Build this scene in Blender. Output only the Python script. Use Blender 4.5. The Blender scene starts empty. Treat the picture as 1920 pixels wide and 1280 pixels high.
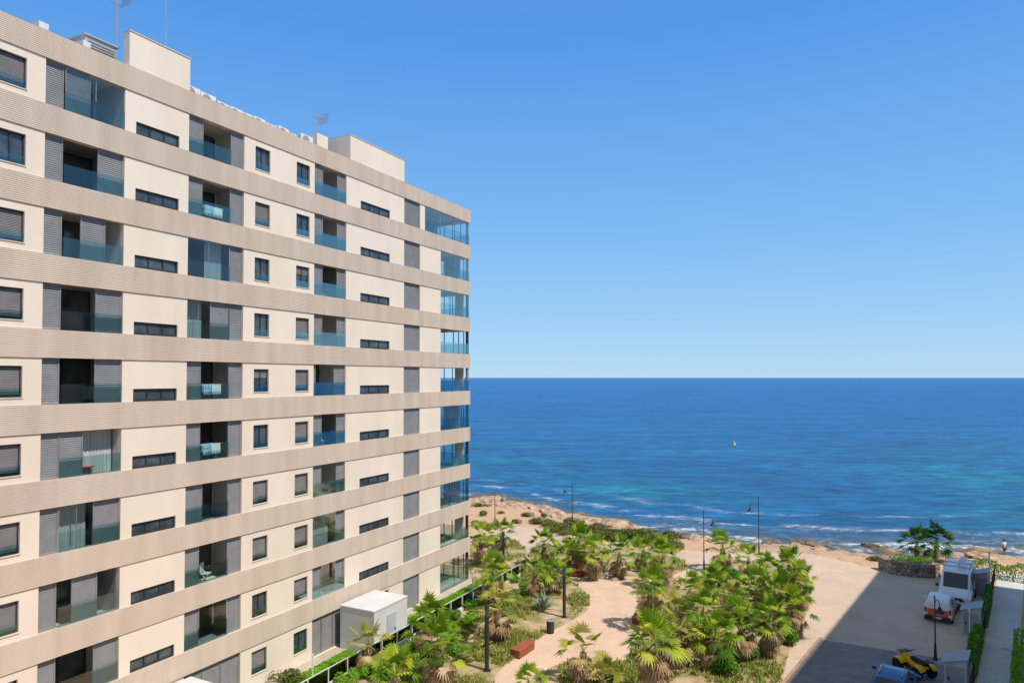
import bpy, math, random
from mathutils import Vector, Matrix, geometry, noise
R = random.Random(7)
S = bpy.context.scene
C = S.collection
PI = math.pi
rad = math.radians
# ------------------------------------------------------------------ camera model
F = 1280.0; H = 16.5; PITCH = rad(1.2); SH = 41.0
def G(px, py, z=0.0):
    x = (px-960)/F; y = (640-py+SH)/F
    d = Vector((x, math.cos(PITCH)-y*math.sin(PITCH), math.sin(PITCH)+y*math.cos(PITCH)))
    t = (z-H)/d.z
    return Vector((d.x*t, d.y*t, z))
cam_d = bpy.data.cameras.new('camera'); cam = bpy.data.objects.new('camera', cam_d); C.objects.link(cam)
cam.location = (0, 0, H); cam.rotation_euler = (PI/2+PITCH, 0, 0)
cam_d.lens = 24; cam_d.sensor_width = 36; cam_d.shift_y = SH/1920; cam_d.clip_end = 200000; cam_d.clip_start = 0.1
S.camera = cam
# ------------------------------------------------------------------ materials
def ramp(nt, fac, stops):
    r = nt.nodes.new('ShaderNodeValToRGB')
    e = r.color_ramp.elements
    while len(e) < len(stops): e.new(0.5)
    for el, (p, c) in zip(e, stops):
        el.position = p; el.color = (c[0], c[1], c[2], 1)
    nt.links.new(fac, r.inputs[0])
    return r
def newmat(name):
    m = bpy.data.materials.new(name); m.use_nodes = True
    nt = m.node_tree
    return m, nt, nt.nodes['Principled BSDF']
def coords(nt, coord='Object', sc=(1, 1, 1)):
    if coord == 'World':
        g = nt.nodes.new('ShaderNodeNewGeometry'); o = g.outputs['Position']
    else:
        g = nt.nodes.new('ShaderNodeTexCoord'); o = g.outputs['Object']
    mp = nt.nodes.new('ShaderNodeMapping'); mp.inputs['Scale'].default_value = sc
    nt.links.new(o, mp.inputs[0])
    return mp.outputs[0]
def noisetex(nt, vec, scale, detail=4, rough=.55):
    n = nt.nodes.new('ShaderNodeTexNoise'); n.inputs['Scale'].default_value = scale
    n.inputs['Detail'].default_value = detail; n.inputs['Roughness'].default_value = rough
    nt.links.new(vec, n.inputs['Vector'])
    return n.outputs['Fac']
def math_n(nt, op, a, b=None, clamp=False):
    n = nt.nodes.new('ShaderNodeMath'); n.operation = op; n.use_clamp = clamp
    for i, v in enumerate((a, b)):
        if v is None: continue
        if isinstance(v, (int, float)): n.inputs[i].default_value = v
        else: nt.links.new(v, n.inputs[i])
    return n.outputs[0]
def mixc(nt, fac, a, b, mode='MIX'):
    n = nt.nodes.new('ShaderNodeMix'); n.data_type = 'RGBA'; n.blend_type = mode
    if isinstance(fac, (int, float)): n.inputs[0].default_value = fac
    else: nt.links.new(fac, n.inputs[0])
    for i, v in ((6, a), (7, b)):
        if isinstance(v, tuple): n.inputs[i].default_value = (v[0], v[1], v[2], 1)
        else: nt.links.new(v, n.inputs[i])
    return n.outputs[2]
def bumpn(nt, p, height, strength, dist=.05):
    b = nt.nodes.new('ShaderNodeBump'); b.inputs['Strength'].default_value = strength; b.inputs['Distance'].default_value = dist
    nt.links.new(height, b.inputs['Height']); nt.links.new(b.outputs[0], p.inputs['Normal'])
def mat(name, c1, c2=None, scale=3, rough=.8, bump=0, bscale=20, metal=0, spec=.3, st=(1, 1, 1), coord='Object', lo=.35, hi=.65):
    m, nt, p = newmat(name)
    p.inputs['Roughness'].default_value = rough; p.inputs['Metallic'].default_value = metal
    p.inputs['Specular IOR Level'].default_value = spec
    if c2 is None: c2 = tuple(c*.85 for c in c1)
    v = coords(nt, coord, st)
    r = ramp(nt, noisetex(nt, v, scale, 5), [(lo, c2), (hi, c1)])
    nt.links.new(r.outputs[0], p.inputs['Base Color'])
    if bump: bumpn(nt, p, noisetex(nt, coords(nt, coord), bscale, 4), bump)
    return m
def leafmat(name, cols, transl=.35):
    m, nt, p = newmat(name)
    g = nt.nodes.new('ShaderNodeNewGeometry')
    oi = nt.nodes.new('ShaderNodeObjectInfo')
    f = math_n(nt, 'ADD', math_n(nt, 'MULTIPLY', g.outputs['Random Per Island'], .78), math_n(nt, 'MULTIPLY', oi.outputs['Random'], .22))
    n = len(cols)
    r = ramp(nt, f, [(i/(n-1), c) for i, c in enumerate(cols)])
    nt.links.new(r.outputs[0], p.inputs['Base Color'])
    p.inputs['Roughness'].default_value = .55; p.inputs['Specular IOR Level'].default_value = .25
    t = nt.nodes.new('ShaderNodeBsdfTranslucent'); nt.links.new(r.outputs[0], t.inputs[0])
    mx = nt.nodes.new('ShaderNodeMixShader'); mx.inputs[0].default_value = transl
    nt.links.new(p.outputs[0], mx.inputs[1]); nt.links.new(t.outputs[0], mx.inputs[2])
    nt.links.new(mx.outputs[0], nt.nodes['Material Output'].inputs[0])
    return m
def glassmat(name, tint, refl=.12, fres=1.0, grough=.03):
    m, nt, p = newmat(name)
    nt.nodes.remove(p)
    t = nt.nodes.new('ShaderNodeBsdfTransparent'); t.inputs[0].default_value = (*tint, 1)
    g = nt.nodes.new('ShaderNodeBsdfGlossy'); g.inputs[0].default_value = (.95, .97, .95, 1); g.inputs['Roughness'].default_value = grough
    lw = nt.nodes.new('ShaderNodeFresnel'); lw.inputs[0].default_value = 1.4
    f = math_n(nt, 'ADD', math_n(nt, 'MULTIPLY', lw.outputs[0], fres), refl, True)
    mx = nt.nodes.new('ShaderNodeMixShader')
    nt.links.new(f, mx.inputs[0]); nt.links.new(t.outputs[0], mx.inputs[1]); nt.links.new(g.outputs[0], mx.inputs[2])
    nt.links.new(mx.outputs[0], nt.nodes['Material Output'].inputs[0])
    return m
def brickmat(name, c1, c2, mortar, scale, rough=.85, rot=0.0, big=None):
    m, nt, p = newmat(name)
    g = nt.nodes.new('ShaderNodeNewGeometry')
    mp = nt.nodes.new('ShaderNodeMapping'); mp.inputs['Rotation'].default_value = (0, 0, rot)
    nt.links.new(g.outputs['Position'], mp.inputs[0])
    b = nt.nodes.new('ShaderNodeTexBrick'); b.inputs['Scale'].default_value = scale
    b.inputs['Color1'].default_value = (*c1, 1); b.inputs['Color2'].default_value = (*c2, 1); b.inputs['Mortar'].default_value = (*mortar, 1)
    b.inputs['Mortar Size'].default_value = .02; b.inputs['Brick Width'].default_value = .45; b.inputs['Row Height'].default_value = .22
    nt.links.new(mp.outputs[0], b.inputs[0])
    v = coords(nt, 'World')
    st = ramp(nt, noisetex(nt, v, .35, 6, .65), [(.3, big or (.86, .84, .82)), (.65, (1.04, 1.03, 1.0))])
    st2 = ramp(nt, noisetex(nt, v, 3.0, 5, .7), [(.3, (.88, .88, .88)), (.7, (1.05, 1.05, 1.05))])
    c = mixc(nt, 1.0, b.outputs[0], st.outputs[0], 'MULTIPLY')
    c = mixc(nt, 1.0, c, st2.outputs[0], 'MULTIPLY')
    nt.links.new(c, p.inputs['Base Color'])
    p.inputs['Roughness'].default_value = rough; p.inputs['Specular IOR Level'].default_value = .2
    return m
MT = {}
MT['wall'] = mat('cream_stucco', (.84, .735, .61), (.77, .665, .545), .5, .9, .15, 40, st=(1, 1, .35), spec=.1)
MT['band'] = mat('tan_ribbed_cladding', (.70, .585, .48), (.61, .50, .40), .7, .85, .05, 30, st=(1.6, 1.6, .18), spec=.1)
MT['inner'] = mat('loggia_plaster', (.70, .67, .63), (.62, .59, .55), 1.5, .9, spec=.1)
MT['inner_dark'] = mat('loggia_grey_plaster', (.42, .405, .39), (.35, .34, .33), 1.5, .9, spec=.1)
MT['shutter'] = mat('grey_aluminium_slats', (.285, .285, .283), (.24, .24, .242), 2, .55, metal=.1)
MT['roller'] = mat('roller_shutter_grey', (.24, .225, .22), (.195, .185, .18), 2, .6)
MT['frame'] = mat('anthracite_frame', (.04, .042, .046), None, 4, .5)
MT['pane'] = mat('dark_window_glass', (.085, .11, .125), (.03, .045, .06), 1.6, .06, spec=.7)
MT['door_glass'] = mat('dark_door_glass', (.12, .135, .14), (.04, .048, .055), 1.0, .10, spec=.7)
MT['glass'] = glassmat('blue_tinted_glass', (.74, .88, .89), .05, .4)
MT['clear'] = glassmat('enclosure_glass', (.93, .965, .965), .03, .3)
MT['fence_glass'] = glassmat('fence_glass', (.88, .95, .93), .04)
MT['curtain'] = mat('pale_curtain', (.62, .64, .62), (.36, .39, .4), 9, .9, st=(3, 3, .05))
MT['white'] = mat('white_render', (.66, .655, .645), (.60, .595, .58), 1, .8, spec=.15)
MT['whitemetal'] = mat('white_metal', (.72, .73, .73), (.62, .63, .63), 3, .5)
MT['grey'] = mat('grey_metal', (.35, .36, .37), (.28, .29, .3), 2, .5)
MT['lightgrey'] = mat('light_grey_panel', (.50, .52, .54), (.44, .46, .48), 2, .6)
MT['black'] = mat('black_metal', (.03, .032, .036), (.045, .045, .05), 4, .5)
MT['rubber'] = mat('tyre_rubber', (.015, .015, .016), (.03, .03, .03), 10, .85)
MT['wood'] = mat('red_brown_timber', (.40, .12, .05), (.27, .08, .035), 6, .7, st=(.3, 3, 3))
MT['concrete'] = mat('concrete', (.45, .43, .40), (.36, .34, .31), 3, .9, .2, 30)
MT['kerb'] = mat('kerb_stone', (.42, .28, .21), (.32, .21, .16), 2, .9, .2, 30)
MT['roof'] = mat('roof_gravel', (.45, .42, .38), (.36, .33, .3), 3, .95)
MT['paint_white'] = mat('white_car_paint', (.78, .79, .80), (.74, .75, .76), 1, .22, spec=.5)
MT['paint_orange'] = mat('orange_car_paint', (.78, .10, .02), (.70, .08, .015), 1, .25, spec=.5)
MT['paint_blue'] = mat('blue_car_paint', (.02, .12, .32), (.015, .10, .27), 1, .15, spec=.7)
MT['paint_yellow'] = mat('yellow_plastic', (.85, .50, .01), (.75, .42, .01), 2, .35)
MT['carglass'] = mat('car_glass', (.015, .022, .028), (.01, .015, .02), 1, .05, spec=.9)
MT['lamp'] = mat('headlamp_lens', (.75, .77, .8), (.6, .62, .65), 8, .1, spec=.8)
MT['redlamp'] = mat('tail_lamp_lens', (.5, .01, .01), (.35, .01, .01), 8, .2)
MT['plate'] = mat('number_plate_white', (.8, .8, .78), None, 6, .5)
MT['rim'] = mat('alloy_rim', (.5, .51, .52), None, 6, .3, metal=.8)
MT['asphalt'] = mat('asphalt', (.29, .255, .25), (.22, .198, .195), 1.2, .9, .3, 60, coord='World', spec=.2)
MT['lawn'] = mat('lawn_grass_ground', (.17, .40, .03), (.11, .30, .02), 4, .95, .5, 60)
MT['soil'] = mat('planting_soil', (.54, .39, .25), (.25, .22, .09), .9, .98, .6, 14, coord='World', lo=.38, hi=.62, spec=.05)
MT['trunk'] = mat('palm_trunk_fibre', (.32, .22, .13), (.17, .12, .07), 8, .95, .8, 20, st=(1, 1, 3))
MT['leaf'] = leafmat('fan_palm_leaf', [(.05, .13, .01), (.15, .29, .015), (.33, .46, .03), (.50, .56, .05), (.62, .58, .08)], .38)
MT['leaf2'] = leafmat('fan_palm_leaf_yellowing', [(.18, .25, .03), (.40, .40, .06), (.54, .46, .13), (.56, .41, .18)], .35)
MT['darkleaf'] = leafmat('dark_palm_leaf', [(.015, .05, .01), (.05, .13, .025), (.11, .22, .03)], .25)
MT['dead'] = leafmat('dead_palm_frond', [(.20, .12, .055), (.38, .25, .13), (.56, .41, .25)], .15)
MT['shrub'] = leafmat('green_shrub_leaf', [(.05, .15, .012), (.11, .29, .02), (.22, .42, .03)])
MT['lime'] = leafmat('bright_hedge_leaf', [(.10, .27, .015), (.23, .47, .025), (.38, .58, .04)], .45)
MT['olive'] = leafmat('olive_coastal_shrub', [(.07, .10, .02), (.15, .18, .04), (.28, .26, .07)])
MT['drygrass'] = leafmat('dry_ground_cover', [(.12, .22, .02), (.27, .36, .04), (.44, .38, .12), (.52, .41, .20)])
MT['agave'] = leafmat('blue_agave_leaf', [(.13, .21, .15), (.24, .34, .23)], .1)
MT['rock'] = mat('shore_rock', (.60, .43, .29), (.30, .20, .13), 2.2, .95, .8, 7, spec=.1)
MT['darkrock'] = mat('wet_rock', (.24, .18, .12), (.10, .08, .055), 2.2, .6, .8, 7)
MT['towel_blue'] = mat('blue_towel', (.05, .25, .55), (.6, .7, .75), 7, .95)
MT['towel_teal'] = mat('teal_towel', (.05, .45, .45), (.65, .72, .7), 7, .95)
MT['skin'] = mat('tanned_skin', (.45, .25, .16), None, 4, .6)
MT['shirt'] = mat('white_cotton', (.8, .8, .8), None, 4, .9)
MT['shorts'] = mat('dark_shorts', (.05, .06, .1), None, 4, .9)
MT['hair'] = mat('brown_hair', (.06, .035, .02), None, 4, .7)
MT['buoy'] = mat('yellow_buoy', (.85, .60, .02), None, 4, .4)
MT['path'] = brickmat('peach_path_pavers', (.72, .52, .38), (.68, .485, .355), (.63, .45, .33), 3.0, rot=.3)
MT['plaza'] = brickmat('beige_plaza_pavers', (.67, .515, .39), (.62, .47, .355), (.55, .415, .32), 2.4, rot=.65)
MT['walk'] = brickmat('grey_walk_slabs', (.72, .69, .65), (.66, .63, .60), (.50, .48, .46), 1.0, rot=.65)
MT['terrace'] = brickmat('terrace_tiles', (.58, .50, .42), (.54, .46, .38), (.42, .36, .3), 1.2, rot=1.09)
def stonewall_mat():
    m, nt, p = newmat('dry_stone')
    v = nt.nodes.new('ShaderNodeTexVoronoi'); v.feature = 'DISTANCE_TO_EDGE'; v.inputs['Scale'].default_value = 3.2
    v2 = nt.nodes.new('ShaderNodeTexVoronoi'); v2.inputs['Scale'].default_value = 3.2
    c = coords(nt, 'World', (1, 1, 1.6))
    nt.links.new(c, v.inputs['Vector']); nt.links.new(c, v2.inputs['Vector'])
    e = ramp(nt, v.outputs['Distance'], [(.02, (.12, .1, .08)), (.09, (1, 1, 1))])
    sx = nt.nodes.new('ShaderNodeSeparateColor'); nt.links.new(v2.outputs['Color'], sx.inputs[0])
    cc = ramp(nt, sx.outputs[0], [(0, (.22, .16, .11)), (.5, (.34, .26, .2)), (1, (.46, .38, .3))])
    nt.links.new(mixc(nt, 1, cc.outputs[0], e.outputs[0], 'MULTIPLY'), p.inputs['Base Color'])
    bumpn(nt, p, v.outputs['Distance'], .8, .2); p.inputs['Roughness'].default_value = .95
    return m
MT['stone'] = stonewall_mat()
def terrain_mat():
    m, nt, p = newmat('coastal_sand_and_rock')
    v = coords(nt, 'World')
    med = noisetex(nt, v, .9, 6, .7); fine = noisetex(nt, v, 5, 4, .7)
    sand = ramp(nt, med, [(.3, (.56, .35, .20)), (.6, (.69, .46, .29)), (.75, (.75, .57, .41))])
    rock = ramp(nt, fine, [(.3, (.24, .16, .10)), (.5, (.48, .34, .23)), (.7, (.66, .50, .36))])
    g = nt.nodes.new('ShaderNodeNewGeometry'); sp = nt.nodes.new('ShaderNodeSeparateXYZ'); nt.links.new(g.outputs['Position'], sp.inputs[0])
    z = sp.outputs[2]
    rk = math_n(nt, 'MULTIPLY', math_n(nt, 'ADD', math_n(nt, 'MULTIPLY', z, -1.3), math_n(nt, 'MULTIPLY', math_n(nt, 'SUBTRACT', med, .5), 1.6)), 1.2, True)
    c = mixc(nt, rk, sand.outputs[0], rock.outputs[0])
    zz = math_n(nt, 'MULTIPLY', math_n(nt, 'ADD', math_n(nt, 'MULTIPLY', z, -1), -1.05), 3.0, True)
    c = mixc(nt, zz, c, mixc(nt, fine, (.11, .08, .045), (.34, .24, .13)))
    nt.links.new(c, p.inputs['Base Color']); p.inputs['Roughness'].default_value = .95; p.inputs['Specular IOR Level'].default_value = .1
    bumpn(nt, p, fine, .7, .3)
    return m
MT['terrain'] = terrain_mat()
def sea_mat():
    m, nt, p = newmat('sea_water')
    at = nt.nodes.new('ShaderNodeAttribute'); at.attribute_name = 'shore'
    d = at.outputs['Fac']
    vs = coords(nt, 'World', (1, 1.6, 1))
    patch = noisetex(nt, vs, .016, 4, .55)
    streak = noisetex(nt, coords(nt, 'World', (.25, 1.4, 1)), .06, 8, .68)
    rip = noisetex(nt, coords(nt, 'World', (.5, 1.1, 1)), .40, 7, .74)
    deep = ramp(nt, streak, [(.3, (.001, .055, .21)), (.52, (.001, .11, .335)), (.75, (.004, .185, .46))])
    near = math_n(nt, 'SUBTRACT', 1, math_n(nt, 'DIVIDE', d, 170), True)
    near2 = math_n(nt, 'SUBTRACT', 1, math_n(nt, 'DIVIDE', d, 300), True)
    tq = math_n(nt, 'MULTIPLY', near, math_n(nt, 'MULTIPLY', math_n(nt, 'SUBTRACT', patch, .48), 5, True), True)
    turq = ramp(nt, rip, [(.3, (.001, .14, .22)), (.6, (.003, .27, .33)), (.8, (.01, .40, .40))])
    c = mixc(nt, math_n(nt, 'MULTIPLY', near2, .4), deep.outputs[0], (.002, .15, .30))
    c = mixc(nt, math_n(nt, 'MULTIPLY', tq, .9, True), c, turq.outputs[0])
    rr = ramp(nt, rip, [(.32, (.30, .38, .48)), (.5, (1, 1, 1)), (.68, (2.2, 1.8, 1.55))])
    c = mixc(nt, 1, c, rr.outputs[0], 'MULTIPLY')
    sh = math_n(nt, 'SUBTRACT', 1, math_n(nt, 'DIVIDE', math_n(nt, 'ADD', d, math_n(nt, 'MULTIPLY', math_n(nt, 'SUBTRACT', streak, .5), 22)), 12), True)
    shal = ramp(nt, rip, [(.3, (.04, .065, .07)), (.6, (.16, .17, .14)), (.8, (.28, .29, .27))])
    c = mixc(nt, math_n(nt, 'MULTIPLY', sh, .85), c, shal.outputs[0])
    wob = noisetex(nt, coords(nt, 'World', (.05, .09, 1)), 1.0, 4, .5)
    ph = math_n(nt, 'ADD', math_n(nt, 'MULTIPLY', d, .70), math_n(nt, 'MULTIPLY', wob, 12))
    w = math_n(nt, 'POWER', math_n(nt, 'ADD', math_n(nt, 'MULTIPLY', math_n(nt, 'SINE', ph), .5), .5), 6)
    fbreak = noisetex(nt, coords(nt, 'World', (.16, .30, 1)), 1.0, 6, .7)
    fb = math_n(nt, 'MULTIPLY', math_n(nt, 'SUBTRACT', fbreak, .46), 7, True)
    fade = math_n(nt, 'SUBTRACT', 1, math_n(nt, 'DIVIDE', d, 28), True)
    foamfine = noisetex(nt, coords(nt, 'World', (.7, 1.5, 1)), 1.6, 5, .75)
    ff = math_n(nt, 'MULTIPLY', math_n(nt, 'SUBTRACT', foamfine, .40), 4, True)
    fo = math_n(nt, 'MULTIPLY', math_n(nt, 'MULTIPLY', w, fb), math_n(nt, 'MULTIPLY', fade, ff))
    lace = math_n(nt, 'MULTIPLY', math_n(nt, 'MULTIPLY', math_n(nt, 'SUBTRACT', foamfine, .50), 9, True), math_n(nt, 'MULTIPLY', math_n(nt, 'SUBTRACT', 1, math_n(nt, 'DIVIDE', d, 12), True), fb))
    fo = math_n(nt, 'ADD', math_n(nt, 'MULTIPLY', fo, 2.8, True), math_n(nt, 'MULTIPLY', lace, .9), True)
    fl = noisetex(nt, coords(nt, 'World', (.10, .5, 1)), .35, 8, .72)
    flk = math_n(nt, 'MULTIPLY', math_n(nt, 'SUBTRACT', fl, .66), 6, True)
    fo = math_n(nt, 'ADD', fo, math_n(nt, 'MULTIPLY', flk, .3), True)
    c = mixc(nt, fo, c, (.85, .86, .86))
    nt.links.new(c, p.inputs['Base Color'])
    nt.links.new(math_n(nt, 'ADD', .3, math_n(nt, 'MULTIPLY', fo, .5)), p.inputs['Roughness'])
    p.inputs['Specular IOR Level'].default_value = .08
    b = nt.nodes.new('ShaderNodeBump'); b.inputs['Strength'].default_value = 1.0; b.inputs['Distance'].default_value = 1.3
    h = math_n(nt, 'ADD', rip, math_n(nt, 'MULTIPLY', streak, 1.5))
    nt.links.new(h, b.inputs['Height']); nt.links.new(b.outputs[0], p.inputs['Normal'])
    return m
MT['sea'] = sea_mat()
# ------------------------------------------------------------------ mesh builder
class MB:
    def __init__(s): s.v = []; s.f = []
    def quad(s, *p):
        n = len(s.v); s.v += [tuple(q) for q in p]; s.f.append(tuple(range(n, n+len(p)))); return s
    def box(s, x0, x1, y0, y1, z0, z1):
        n = len(s.v)
        s.v += [(x0, y0, z0), (x1, y0, z0), (x1, y1, z0), (x0, y1, z0), (x0, y0, z1), (x1, y0, z1), (x1, y1, z1), (x0, y1, z1)]
        s.f += [tuple(n+i for i in q) for q in ((0, 3, 2, 1), (4, 5, 6, 7), (0, 1, 5, 4), (1, 2, 6, 5), (2, 3, 7, 6), (3, 0, 4, 7))]; return s
    def obox(s, c, ax, ay, az):   # oriented box, half vectors
        c = Vector(c); n = len(s.v)
        for sz in (-1, 1):
            for a, b in ((-1, -1), (1, -1), (1, 1), (-1, 1)):
                s.v.append(tuple(c+Vector(ax)*a+Vector(ay)*b+Vector(az)*sz))
        s.f += [tuple(n+i for i in q) for q in ((0, 3, 2, 1), (4, 5, 6, 7), (0, 1, 5, 4), (1, 2, 6, 5), (2, 3, 7, 6), (3, 0, 4, 7))]; return s
    def loft(s, rings, cap=True, closed=True):
        n = len(s.v); k = len(rings[0])
        for r in rings: s.v += [tuple(q) for q in r]
        for i in range(len(rings)-1):
            for j in range(k if closed else k-1):
                a = n+i*k+j; b = n+i*k+(j+1) % k
                s.f.append((a, b, b+k, a+k))
        if cap:
            s.f.append(tuple(n+j for j in reversed(range(k)))); s.f.append(tuple(n+(len(rings)-1)*k+j for j in range(k)))
        return s
    def tube(s, pts, rs, n=8):
        pts = [Vector(p) for p in pts]
        if not isinstance(rs, (list, tuple)): rs = [rs]*len(pts)
        rings = []
        for i, p in enumerate(pts):
            t = (pts[min(i+1, len(pts)-1)]-pts[max(i-1, 0)]).normalized()
            a = t.orthogonal().normalized() if abs(t.z) < .99 else Vector((1, 0, 0))
            if abs(t.z) < .99:
                a = t.cross(Vector((0, 0, 1))).normalized()
            b = t.cross(a).normalized()
            rings.append([p+a*rs[i]*math.cos(2*PI*j/n)+b*rs[i]*math.sin(2*PI*j/n) for j in range(n)])
        return s.loft(rings)
    def lathe(s, prof, n=16, c=(0, 0, 0), axis='z'):
        rings = []
        for r, z in prof:
            ring = []
            for j in range(n):
                a = 2*PI*j/n
                q = (r*math.cos(a), r*math.sin(a), z)
                if axis == 'x': q = (z, r*math.cos(a), r*math.sin(a))
                if axis == 'y': q = (r*math.sin(a), z, r*math.cos(a))
                ring.append((c[0]+q[0], c[1]+q[1], c[2]+q[2]))
            rings.append(ring)
        return s.loft(rings)
    def build(s, name, m, parent=None, smooth=False):
        me = bpy.data.meshes.new(name); me.from_pydata(s.v, [], s.f); me.update()
        if smooth:
            me.polygons.foreach_set('use_smooth', [True]*len(me.polygons))
        me.materials.append(MT[m] if isinstance(m, str) else m)
        o = bpy.data.objects.new(name, me); C.objects.link(o)
        if parent is not None: o.parent = parent
        return o
def tag(o, label, cat, group=None, kind=None):
    o['label'] = label; o['category'] = cat
    if group: o['group'] = group
    if kind: o['kind'] = kind
    return o
def struct(o): o['kind'] = 'structure'; return o
def thing(name, label, cat, loc=(0, 0, 0), rz=0, group=None, scale=1):
    o = bpy.data.objects.new(name, None); C.objects.link(o)
    o.location = loc; o.rotation_euler = (0, 0, rz); o.scale = (scale,)*3; o.empty_display_size = .2
    return tag(o, label, cat, group)
def copy_tree(o, parent=None):
    c = o.copy(); C.objects.link(c); c.parent = parent
    for ch in list(o.children): copy_tree(ch, c)
    return c
class Proto:      # first use returns the original, afterwards copies
    def __init__(s, o): s.o = o; s.used = False; s.kids = None
    def place(s, loc, rz=0, scale=None, label=None, group=None):
        o = copy_tree(s.o) if s.used else s.o
        s.used = True
        o.location = loc; o.rotation_euler = (0, 0, rz)
        if scale: o.scale = scale if isinstance(scale, tuple) else (scale,)*3
        if label: o['label'] = label
        if group: o['group'] = group
        elif 'group' in o: del o['group']
        return o
def smooth_poly(pts, sub=5):
    out = []; n = len(pts)
    for i in range(n):
        p0, p1, p2, p3 = pts[i-1], pts[i], pts[(i+1) % n], pts[(i+2) % n]
        for k in range(sub):
            t = k/sub
            out.append(tuple(.5*((2*p1[a])+(-p0[a]+p2[a])*t+(2*p0[a]-5*p1[a]+4*p2[a]-p3[a])*t*t+(-p0[a]+3*p1[a]-3*p2[a]+p3[a])*t**3) for a in (0, 1)))
    return out
def sheet(name, pts, z, m, skirt=0.0):
    mb = MB(); vs = [Vector((p[0], p[1], z)) for p in pts]
    mb.v = [tuple(v) for v in vs]
    for t in geometry.tessellate_polygon([vs]):
        a, b, c = (vs[i] for i in t)
        if (b-a).cross(c-a).z < 0: t = (t[0], t[2], t[1])
        mb.f.append(tuple(t))
    return struct(mb.build(name, m))
def pxpoly(pts, sub=5): return smooth_poly([tuple(G(*p))[:2] for p in pts], sub) if sub > 1 else [tuple(G(*p))[:2] for p in pts]
def inside(poly, x, y):
    c = False; j = len(poly)-1
    for i in range(len(poly)):
        xi, yi = poly[i]; xj, yj = poly[j]
        if (yi > y) != (yj > y) and x < (xj-xi)*(y-yi)/(yj-yi)+xi: c = not c
        j = i
    return c
# ------------------------------------------------------------------ frames of reference
TH = math.atan(660/1280)
dv = Vector((math.sin(TH), math.cos(TH), 0)); nv = Vector((math.cos(TH), -math.sin(TH), 0))
OY = 56.34; O = Vector(((880-960)/F*OY, OY, 0))
def fx(px):
    t = (px-960)/F
    return (t*O.y-O.x)/(dv.x-t*dv.y)
def BW(x, o, z=0): return O+dv*x+nv*o+Vector((0, 0, z))     # facade frame: along, outward, up
BROT = PI/2-TH
PHI = rad(37.5)
Ev = Vector((math.sin(PHI), math.cos(PHI), 0)); Mv = Vector((math.cos(PHI), -math.sin(PHI), 0))
def EM(e, m, z=0): return Ev*e+Mv*m+Vector((0, 0, z))
EROT = PI/2-PHI      # local x along Ev
# ------------------------------------------------------------------ light and sky
SUN_EL = rad(56); saz = Vector((.82, -.57, 0)).normalized()
sd = bpy.data.lights.new('sun', 'SUN'); sd.energy = 4.5; sd.angle = rad(.5); sd.color = (1, .92, .81)
so = bpy.data.objects.new('sun', sd); C.objects.link(so)
so.rotation_euler = (-(saz*math.cos(SUN_EL)+Vector((0, 0, math.sin(SUN_EL))))).to_track_quat('-Z', 'Y').to_euler()
so.location = (30, -20, 60)
W = bpy.data.worlds.new('World'); S.world = W; W.use_nodes = True
wn = W.node_tree; bg = wn.nodes['Background']
sky = wn.nodes.new('ShaderNodeTexSky'); sky.sky_type = 'NISHITA'; sky.sun_disc = False
sky.sun_elevation = SUN_EL; sky.sun_rotation = math.atan2(saz.x, saz.y)
sky.air_density = 1.0; sky.dust_density = 0.0; sky.ozone_density = 1.0
tcw = wn.nodes.new('ShaderNodeTexCoord'); spw = wn.nodes.new('ShaderNodeSeparateXYZ'); wn.links.new(tcw.outputs['Generated'], spw.inputs[0])
hz = ramp(wn, spw.outputs[2], [(0, (.41, .69, .96)), (.05, (.36, .65, .97)), (.2, (.215, .52, .96)), (.46, (.085, .335, .88)), (.72, (.20, .33, .56)), (1, (.30, .38, .50))])
hz10 = wn.nodes.new('ShaderNodeVectorMath'); hz10.operation = 'SCALE'; wn.links.new(hz.outputs[0], hz10.inputs[0]); hz10.inputs['Scale'].default_value = 10
wn.links.new(mixc(wn, .85, sky.outputs[0], hz10.outputs[0]), bg.inputs[0]); bg.inputs[1].default_value = .10
S.view_settings.view_transform = 'Standard'; S.view_settings.look = 'None'; S.view_settings.exposure = 0
# ------------------------------------------------------------------ terrain and sea
SHP = [(-600, 170), (-60, 128), (-6.3, 101), (2.2, 95), (6.8, 88), (11.7, 83.5), (17.7, 78.5), (25.5, 74.8), (35.8, 71.5), (53.6, 70), (120, 62), (600, 20)]
def shoreY(x):
    for (x0, y0), (x1, y1) in zip(SHP, SHP[1:]):
        if x <= x1: return y0+(y1-y0)*max(0, (x-x0))/(x1-x0)
    return SHP[-1][1]
SEA = -1.5
def tz(x, y):
    d = shoreY(x)-y
    wd = 10.5
    if d >= wd: base = 0
    elif d > 0:
        t = d/wd; base = SEA*(1-t*t*(3-2*t))
    else: base = SEA+d*.10
    if d < wd+3 and d > -30:
        k = min(1, (wd+3-d)/6)*(1 if d > -6 else max(0, 1-(-6-d)/20))
        n = noise.fractal(Vector((x*.22, y*.35, 1.3)), 1.0, 2.1, 5)
        n2 = abs(noise.noise(Vector((x*.55, y*.7, 7))))
        st_ = n*.55+n2*.42-.08
        st_ = .5*st_+.5*(round(st_*5)/5)      # ledges
        base += k*st_
        if y < 66 and x < 30: base = min(base, 0) if d > wd else base
    return base
def axis(lo, hi, fine_lo, fine_hi, st):
    a = [fine_lo]
    while a[-1] < fine_hi: a.append(a[-1]+st)
    s = st; q = a[-1]
    while q < hi: s *= 1.6; q += s; a.append(min(q, hi))
    s = st; q = a[0]; b = []
    while q > lo: s *= 1.6; q -= s; b.append(max(q, lo))
    return b[::-1]+a
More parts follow.
